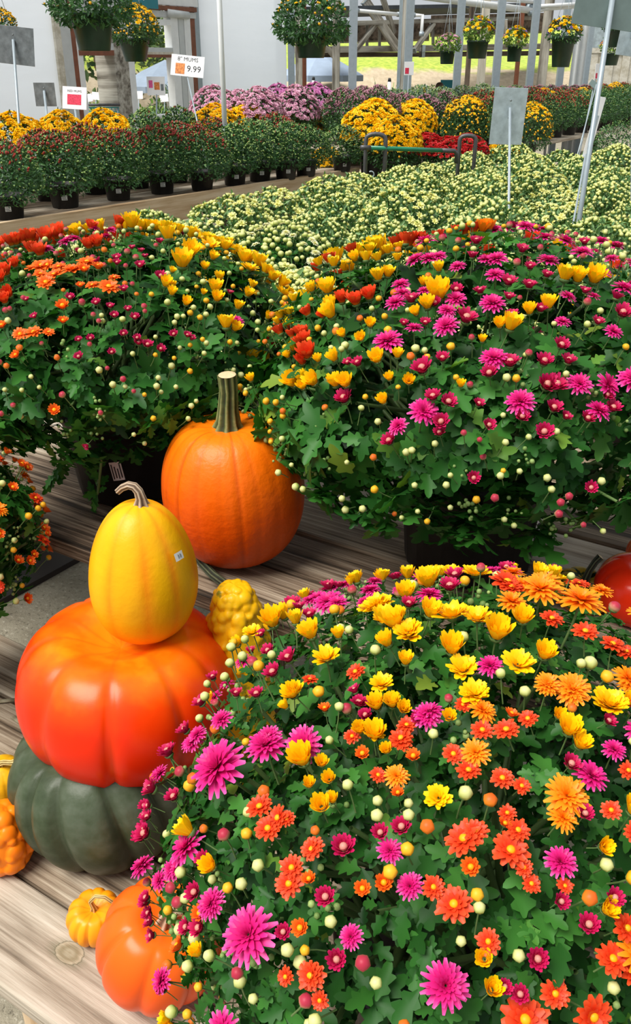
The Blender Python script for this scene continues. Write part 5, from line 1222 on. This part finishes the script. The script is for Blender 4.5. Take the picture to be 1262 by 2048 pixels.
# white roof pipes of the greenhouse frame
def pipe_thing(label, pts, r, mat='white_paint'):
    P = np.array([att(*q) for q in pts]); c0 = P[0]; root = thing('roof_pipe', label, 'pipe', c0, 0, 'roof pipes'); mb = MB(); tube(mb, P - c0, r, 10); part('pipe_body', mb, mat, root)
    for k in (0, len(P) - 1):
        mb = MB(); T = unit(P[1] - P[0]); tube(mb, [P[k] - c0 - T * .04, P[k] - c0 + T * .04], r * 1.3, 10); part('coupling', mb, 'galv', root)
pipe_thing('thick white roof pipe running toward the bright steel post', [(800, -14, 11.0), (930, 4, 12.0), (1070, 22, 13.1)], .045)
pipe_thing('thin white roof pipe above the thick one', [(880, -12, 11.2), (1068, 4, 13.0)], .025)
pipe_thing('white roof pipe between the bright steel post and the sign', [(1062, 26, 13.0), (1090, 18, 13.2), (1160, 12, 13.4)], .028)
pipe_thing('upper white roof pipe near the picture corner', [(1060, 14, 13.0), (1165, 8, 13.4)], .03)
pipe_thing('short white lamp pipe under the dark roof', [(713, 21, 14.6), (798, 29, 15.2)], .03)
pipe_thing('white elbow pipe beside the steel post with card', [(826, 30, 15.0), (845, 31, 15.0), (843, 68, 15.0)], .03)
# white curtain and beige board wall at the far right
p0, p1 = att(1140, 150, 15.0), att(1178, 150, 15.4); mb = MB(); n = 24; V = []
for k in range(2):
    for j in range(2):
        for i in range(n + 1):
            s = i / n; q = p0 + (p1 - p0) * s + HF * (.05 * math.sin(s * 21) + k * .01); V.append((q[0], q[1], (0, zat(38, 15.0))[j]))
m1 = n + 1; F = [(i, i + 1, m1 + i + 1, m1 + i) for i in range(n)] + [(3 * m1 + i, 3 * m1 + i + 1, 2 * m1 + i + 1, 2 * m1 + i) for i in range(n)]
mb.add(np.array(V) - (p0[0], p0[1], 0), F); tag(part('white_curtain', mb, 'white_paint', None, (p0[0], p0[1], 0)), 'hanging white plastic curtain at the far end of the hall', 'curtain')
post(1172, 14.9, 9, 'galv', 'steel post at the edge of the white plastic curtain', group='hall posts')
fw = thing('wall_far', None, None, att(1225, 150, 16.0) * (1, 1, 0)); fw['kind'] = 'structure'
c0 = np.array(fw.location)
for i in range(9):
    a_, b_ = att(1176 + i * 16, 150, 16.0) * (1, 1, 0), att(1176 + i * 16 + 15.3, 150, 16.0) * (1, 1, 0)
    mb = MB(); off = HF * (.02 if i % 2 else 0); beam(mb, a_ - c0 + off + (0, 0, .85), b_ - c0 + off + (0, 0, .85), .04, 1.7); part('board', mb, 'cream_board', fw, smooth=False)
mb = MB(); a_, b_ = att(1174, 150, 16.05) * (1, 1, 0), att(1330, 150, 16.05) * (1, 1, 0); beam(mb, a_ - c0 + (0, 0, 2.4), b_ - c0 + (0, 0, 2.4), .05, 1.4); part('upper_panel', mb, 'galv_dull', fw, smooth=False)
mb = MB(); beam(mb, a_ - c0 - HF * .06 + (0, 0, 1.66), b_ - c0 - HF * .06 + (0, 0, 1.66), .06, .08); part('rail', mb, 'cream_board', fw, smooth=False)

# ------------------------------------------------------------------ outdoors beyond the hall
nu, nd_ = 60, 40; V = []
for j in range(nd_ + 1):
    d_ = 15 + 45 * (j / nd_) ** 1.5
    for i in range(nu + 1):
        u_ = -45 + 90 * i / nu; q = HR * u_ + HF * d_; s = min(1, max(0, (d_ - 21) / 3.0)); h = 1.45 * s * s * (3 - 2 * s) + max(0, d_ - 24) * .045 + .10 * math.sin(u_ * .9) * s + .08 * math.sin(u_ * 2.3 + d_) * s
        V.append((q[0], q[1], h - .03))
mb = MB(); mb.add(V, [(j * (nu + 1) + i, j * (nu + 1) + i + 1, (j + 1) * (nu + 1) + i + 1, (j + 1) * (nu + 1) + i) for j in range(nd_) for i in range(nu)])
tag(part('hill', mb, 'hill'), kind='structure')
gm = MB(); box(gm, -70, -9.5, -30, 70, -.12, -.02); tag(part('ground', gm, 'concrete', smooth=False), kind='structure')
def shrub(x, y, t, r, h, mat, label, n=700, leaf=.07, zb=0, group='garden shrubs', name='garden_shrub'):
    p = att(x, y, t); root = thing(name, label, 'shrub', (p[0], p[1], zb), 0, group); zc = h * .55
    d = rand_dirs(n, -.9); P, Nn = dome_point((0, 0, zc), (r, r, h - zc, zc * .9), d); P = np.array([0, 0, zc]) + (P - np.array([0, 0, zc])) * (1 - rng.uniform(0, 1, len(P)) ** 1.4 * .35)[:, None]
    Y = unit(Nn * .6 + rng.normal(0, .6, P.shape)); S = rng.uniform(.7, 1.3, len(P)) * leaf; mb = MB()
    mb.many(SLEAF, basis(Y, Nn + rng.normal(0, .4, P.shape)) * S[:, None, None], P, np.clip(rng.normal(.5, .2, len(P)), 0, 1)); part('foliage', mb, mat, root, kind='stuff')
    mb = MB(); tube(mb, [(0, 0, 0), (.01, 0, h * .4), (0, .01, h * .7)], [.05 * r + .01, .04 * r + .006, .02 * r + .004], 6); part('trunk', mb, 'stem_brown', root)
    return root
for i, (x, t, r, h, m_, lab) in enumerate([(178, 12.2, .40, .95, 'leaf_lime', 'lime green shrub just inside the first doorway opening'), (210, 13.0, .45, 1.0, 'leaf_lime', 'yellow-green shrub beyond the teal basket trolley'), (282, 11.6, .42, .85, 'leaf_grey', 'silver-green bedding plant behind the white push bar'), (308, 12.4, .45, .95, 'leaf_lime', 'lime bedding plant under the card with photos'), (322, 12.0, .38, .9, 'leaf_grey', 'silver-green bedding plant near the right door frame'), (348, 13.4, .5, 1.25, 'leaf_tree', 'dark green shrub near the right door frame'), (640, 17.5, .5, 1.0, 'leaf_lime', 'yellow-green shrub behind the small white chair'), (700, 16.5, .5, .9, 'leaf_lime', 'pale green shrub behind the thick steel post'), (612, 14.0, .35, .75, 'leaf_tree', 'olive shrub beside the brown timber post'), (866, 19.5, .6, 1.0, 'leaf_lime', 'light green shrub next to the child'), (1000, 22, .8, .8, 'leaf_lime', 'low green shrub on the far lawn')]):
    shrub(x, 150, t, r, h, m_, lab)
for i, (x, t, r, h, lab) in enumerate([(196, 21, 2.0, 3.2, 'dark green tree seen through the first doorway opening'), (345, 23, 2.2, 3.0, 'dark green tree seen through the second doorway opening'), (150, 26, 2.6, 4.0, 'farther dark green tree behind the doorway')]):
    shrub(x, 150, t, r, h, 'leaf_tree', lab, 1800, .22, 0, 'trees beyond the hall', 'dark_tree')
# ornamental grasses with arching blades
def grass(x, t, h, n, label, mat='leaf_lime', base_z=.35):
    p = att(x, 150, t); root = thing('ornamental_grass', label, 'grass plant', (p[0], p[1], 0), 0, 'ornamental grasses'); mb = MB()
    for i in range(n):
        th = rng.uniform(0, 6.28); L = h * rng.uniform(.6, 1.1); el = rng.uniform(.9, 1.5); cu = rng.uniform(.3, 1.5); V, F, T = petal_strip(L, .022, el, .02, cu, 3, th)
        mb.add(V + (0, 0, base_z), F, 0, float(np.clip(rng.normal(.4, .25), 0, 1)))
    part('blades', mb, mat, root, kind='stuff'); pm = pot_mb(.15, .12, base_z, 0, 24); part('pot', pm, 'black_plastic', root)
for i, (x, t, h, n, lab, m_) in enumerate([(752, 11.6, .95, 90, 'ornamental grass with arching blades before the grey timber post', 'leaf_tree'), (778, 12.2, .9, 80, 'tall ornamental grass close to the white plastic stake', 'leaf_lime'), (845, 11.8, .85, 90, 'ornamental grass behind the card with a yellow flower', 'leaf_lime'), (722, 12.6, .7, 70, 'short ornamental grass right of the thick steel post', 'leaf_grey'), (650, 12.6, .6, 80, 'low tawny ornamental grass left of the thick steel post', 'leaf_lime')]):
    grass(x, t, h, n, lab, m_)
for i, (x, t, y0, lab) in enumerate([(627, 12.0, 160, 'white plastic stake with a black cap before the blue cloth'), (779, 11.2, 163, 'white plastic stake with a black cap among the grasses'), (1104, 13.6, 175, 'white plastic stake by the far steel post'), (700, 14.2, 165, 'white plastic stake half behind the thick steel post')]):
    p = att(x, y0, t); root = thing('white_stake', lab, 'stake', (p[0], p[1], 0), 0, 'white stakes'); mb = MB(); tube(mb, [(0, 0, 0), (0, 0, p[2])], .022, 10); part('stake_body', mb, 'white_paint', root)
    mb = MB(); tube(mb, [(0, 0, p[2]), (0, 0, p[2] + .04)], [.024, .016], 10); part('cap', mb, 'rubber', root)
# blue-grey market parasols
def parasol(x, y_top, t, r, drop, label, mat):
    p = att(x, y_top, t); root = thing('market_parasol', label, 'parasol', (p[0], p[1], 0), .3, 'parasols'); mb = MB(); n = 8; V = []
    for rr, dz in ((.02, 0), (r * .5, -drop * .42), (r, -drop), (r * 1.0, -drop - .12)):
        V += [(rr * math.cos(2 * math.pi * i / n), rr * math.sin(2 * math.pi * i / n), p[2] + dz) for i in range(n)]
    mb.add(V, [(k * n + i, (k + 1) * n + i, (k + 1) * n + (i + 1) % n, k * n + (i + 1) % n) for k in range(3) for i in range(n)]); part('canopy', mb, mat, root, smooth=False)
    mb = MB(); tube(mb, [(0, 0, 0), (0, 0, p[2])], .025, 8); part('pole', mb, 'white_paint', root)
    mb = MB(); lathe(mb, [(.25, 0), (.25, .06), (.05, .1), (.03, .12)], 16); part('base', mb, 'rubber', root)
parasol(640, 105, 19.5, 1.0, .45, 'blue-grey parasol seen right of the white wall', 'blue_cloth'); parasol(722, 140, 22, .9, .35, 'slate parasol behind the thick steel post', 'umbrella'); parasol(330, 120, 19, 1.1, .5, 'slate parasol seen through the second doorway opening', 'umbrella')
# small white chair
p = att(648, 188, 17); ch = thing('garden_chair', 'small white garden chair on the terrace beyond the hall', 'chair', (p[0], p[1], 0), YAW + .8)
mb = MB(); V, F = plank_vf(.5, .48, .03); mb.add(V, F); part('seat', mb, 'white_paint', ch, (0, 0, .42), smooth=False)
for i in range(4):
    mb = MB(); V, F = plank_vf(.62, .1, .02); mb.add(V, F); part('back_slat', mb, 'white_paint', ch, (-.18 + .12 * i, .24, .72), (0, math.pi / 2, math.pi / 2 + .0), smooth=False)
for sx in (-.21, .21):
    for sy in (-.2, .2): beam_part('leg', (sx, sy, 0), (sx, sy, .40), .05, .05, 'white_paint', ch)
# teal basket trolley and white cards in the doorway
p = att(200, 214, 10.9); tr = thing('basket_trolley', 'shopping trolley with teal baskets just inside the doorway', 'trolley', (p[0], p[1], 0), YAW)
zt = p[2]
for i in range(7):
    mb = MB(); tube(mb, [(-.22, -.12 + .0 * i, zt - .05 * i), (.26, -.12, zt - .05 * i)], .008, 8); part('rail', mb, 'teal_plastic', tr)
for i in range(12):
    mb = MB(); tube(mb, [(-.22 + .043 * i, -.12, zt), (-.22 + .043 * i, -.12, zt - .32)], .005, 6); part('wire', mb, 'teal_plastic', tr)
mb = MB(); tube(mb, [(-.24, -.14, zt + .03), (.28, -.14, zt + .03)], .016, 10); part('handle', mb, 'cart_grey', tr)
for sx in (-.2, .24):
    mb = MB(); tube(mb, [(sx, -.12, .1), (sx, -.12, zt)], .012, 8); part('upright', mb, 'galv', tr); mb = MB(); tube(mb, [(sx, -.14, .06), (sx, -.10, .06)], .06, 14); part('wheel', mb, 'rubber', tr)
for i, (x, y, t, lab) in enumerate([(192, 192, 12.4, 'blank white plant card behind the teal trolley'), (277, 190, 12.0, 'blank white plant card left of the photo card'), (328, 196, 12.6, 'blank white plant card right of the photo card'), (176, 196, 12.8, 'blank white plant card close to the grey jamb')]):
    sign('plant_card', lab, t, (x, y, 17, 15), (x, y + 30), 'card', .008, t, roll=.1 * (i - 1), pitch=.4, front=True, clip=False, group='blank plant cards')
# green board and the child in the far aisle
sign('green_notice', 'small green notice with white lettering on the far lawn', 19, (893, 168, 24, 15), (893, 190), 'teal', .012, 19, front=True, clip=False)
def person(x, y_head, t, label):
    p = att(x, y_head, t); root = thing('person', label, 'person', (p[0], p[1], 0), YAW)
    H_ = p[2] + .1; s = H_ / 1.2
    J = {'pel': (0, 0, .62), 'che': (0, 0, .88), 'nec': (0, 0, 1.0), 'hea': (0, -.01, 1.09), 'top': (0, -.01, 1.17), 'shl': (-.12, 0, .95), 'ell': (-.17, -.02, .76), 'hal': (-.16, -.10, .62), 'shr': (.12, 0, .95), 'elr': (.17, -.02, .76), 'har': (.16, -.10, .62), 'hil': (-.06, 0, .58), 'knl': (-.07, -.01, .32), 'anl': (-.07, 0, .05), 'tol': (-.07, -.09, .02), 'hir': (.06, 0, .58), 'knr': (.07, -.01, .32), 'anr': (.07, 0, .05), 'tor': (.07, -.09, .02)}
    rad = {'pel': .085, 'che': .095, 'nec': .035, 'hea': .078, 'top': .055, 'shl': .045, 'ell': .032, 'hal': .025, 'shr': .045, 'elr': .032, 'har': .025, 'hil': .065, 'knl': .045, 'anl': .03, 'tol': .028, 'hir': .065, 'knr': .045, 'anr': .03, 'tor': .028}
    E_ = [('pel', 'che'), ('che', 'nec'), ('nec', 'hea'), ('hea', 'top'), ('che', 'shl'), ('shl', 'ell'), ('ell', 'hal'), ('che', 'shr'), ('shr', 'elr'), ('elr', 'har'), ('pel', 'hil'), ('hil', 'knl'), ('knl', 'anl'), ('anl', 'tol'), ('pel', 'hir'), ('hir', 'knr'), ('knr', 'anr'), ('anr', 'tor')]
    ks = list(J); me = bpy.data.meshes.new('body'); me.from_pydata([tuple(c * s for c in J[k]) for k in ks], [(ks.index(a), ks.index(b)) for a, b in E_], []); me.materials.append(M['skin'])
    o = link('body', me, root); md = o.modifiers.new('skin', 'SKIN')
    for k, sv in zip(ks, me.skin_vertices[0].data): sv.radius = (rad[k] * s,) * 2
    me.skin_vertices[0].data[0].use_root = True; o.modifiers.new('sub', 'SUBSURF').levels = 1
    mb = MB(); lathe(mb, [(.115 * s, .56 * s), (.12 * s, .7 * s), (.13 * s, .88 * s), (.11 * s, .97 * s), (.05 * s, 1.0 * s)], 18); part('shirt', mb, 'shirt', root)
    mb = MB(); Vh, Fh = sphere_vf(14, 9); mb.add(Vh * (.092 * s, .098 * s, .085 * s) + (0, .018 * s, 1.125 * s), Fh); part('hair', mb, 'hair', root)
person(879, 176, 18, 'child with brown hair and a grey top beyond the grey-green mums')

# ------------------------------------------------------------------ hanging baskets
bush_kind('basketgreen', 'leaf_far', [('ball', 'bud_yellow', 60, .010, .0, .8), ('pom', 'yellow', 16, .018, .3, 1)], r=.30, up=.24, low=.15, zc=.08, nleaf=1900, leaf=.045)
bush_kind('basketyellow', 'leaf_far', [('pom', 'yellow', 130, .019, .2, .6), ('ball', 'bud_yellow', 200, .009, -.2, .4)], r=.24, up=.22, low=.13, zc=.09, nleaf=1600, leaf=.036)
bush_kind('basketpink', 'leaf_lime', [('pom', 'pinkpale', 45, .022, .0, .3)], r=.16, up=.12, low=.08, zc=.09, nleaf=420, leaf=.045)
bush_kind('basketgold', 'leaf_far', [('pom', 'yellow', 70, .028, .1, .3), ('pom', 'violet', 16, .03, -.1, .3)], r=.22, up=.20, low=.12, zc=.08, nleaf=600, leaf=.05)
BP = {}
def basket(x, y_rim, w, hpx, t, kind, label, s=1.0, taper=.72, z_top=None, squash=1.0):
    p = att(x, y_rim, t); r = w / 2 * t / F_PX; h = hpx * t / F_PX / .90; z0 = p[2] - h
    root = thing('hanging_basket', label, 'hanging basket', (p[0], p[1], z0), YAW, 'hanging baskets')
    mb = pot_mb(r, r * taper, h, 0, 36); part('pot', mb, 'green_plastic', root)
    mb = MB(); lathe(mb, [(r * .9, h * .84), (r * .5, h * .87), (.001, h * .88)], 20, cap=False); part('soil', mb, 'brown_dark', root)
    fol, bl = BUSH[kind]; _n[0] += 1; o = tag(link('foliage', fol[_n[0] % 2], root, (0, 0, h * .82), None, (s, s, s * squash)), kind='stuff')
    for b_ in bl: tag(link('blossoms', b_, root, (0, 0, h * .82), None, (s, s, s * squash)), kind='stuff')
    for k in range(3):
        a_ = 2 * math.pi * k / 3 + .5; mb = MB(); tube(mb, [(r * math.cos(a_), r * math.sin(a_), h), (0, 0, h + .55)], .0025, 5); part('wire', mb, 'galv', root)
    mb = MB(); tube(mb, [(0, 0, h + .55), (0, 0, h + 1.2)], .003, 5); part('hook', mb, 'galv', root)
    return root
basket(182, 24, 88, 62, 5.8, 'basketgreen', 'large dark green hanging basket with leafy growth near the picture corner', .92)
bk = basket(268, 76, 64, 38, 7.4, 'basketyellow', 'hanging basket with many small yellow blooms before the doorway', .88, .66)
basket(622, 66, 70, 40, 6.7, 'basketgreen', 'large leafy hanging basket before the white wall and thick steel post', .95, .76)
basket(-4, 66, 60, 36, 7.6, 'basketyellow', 'hanging basket with yellow blooms cut by the edge behind the dark plate', .7)
basket(895, 102, 30, 21, 10.6, 'basketpink', 'small hanging basket with faded pink blooms between steel posts', .95, .85)
basket(956, 81, 44, 29, 9.8, 'pansy', 'hanging basket with yellow and violet pansies over the pale timber post', 1.05, .8)
basket(1030, 91, 30, 26, 10.2, 'pansy', 'hanging basket with trailing lime stems and violet pansies', .9, .85)
basket(1128, 72, 48, 50, 9.4, 'basketgold', 'tall hanging basket with golden and dark violet blooms', .80, .72)
basket(1222, 106, 36, 20, 10.4, 'pansy', 'low hanging basket behind the leaning sign pole', .85, .8)
basket(1238, 54, 56, 32, 8.4, 'basketgreen', 'dark hanging basket mostly hidden by the large sign plate', .5, .75)
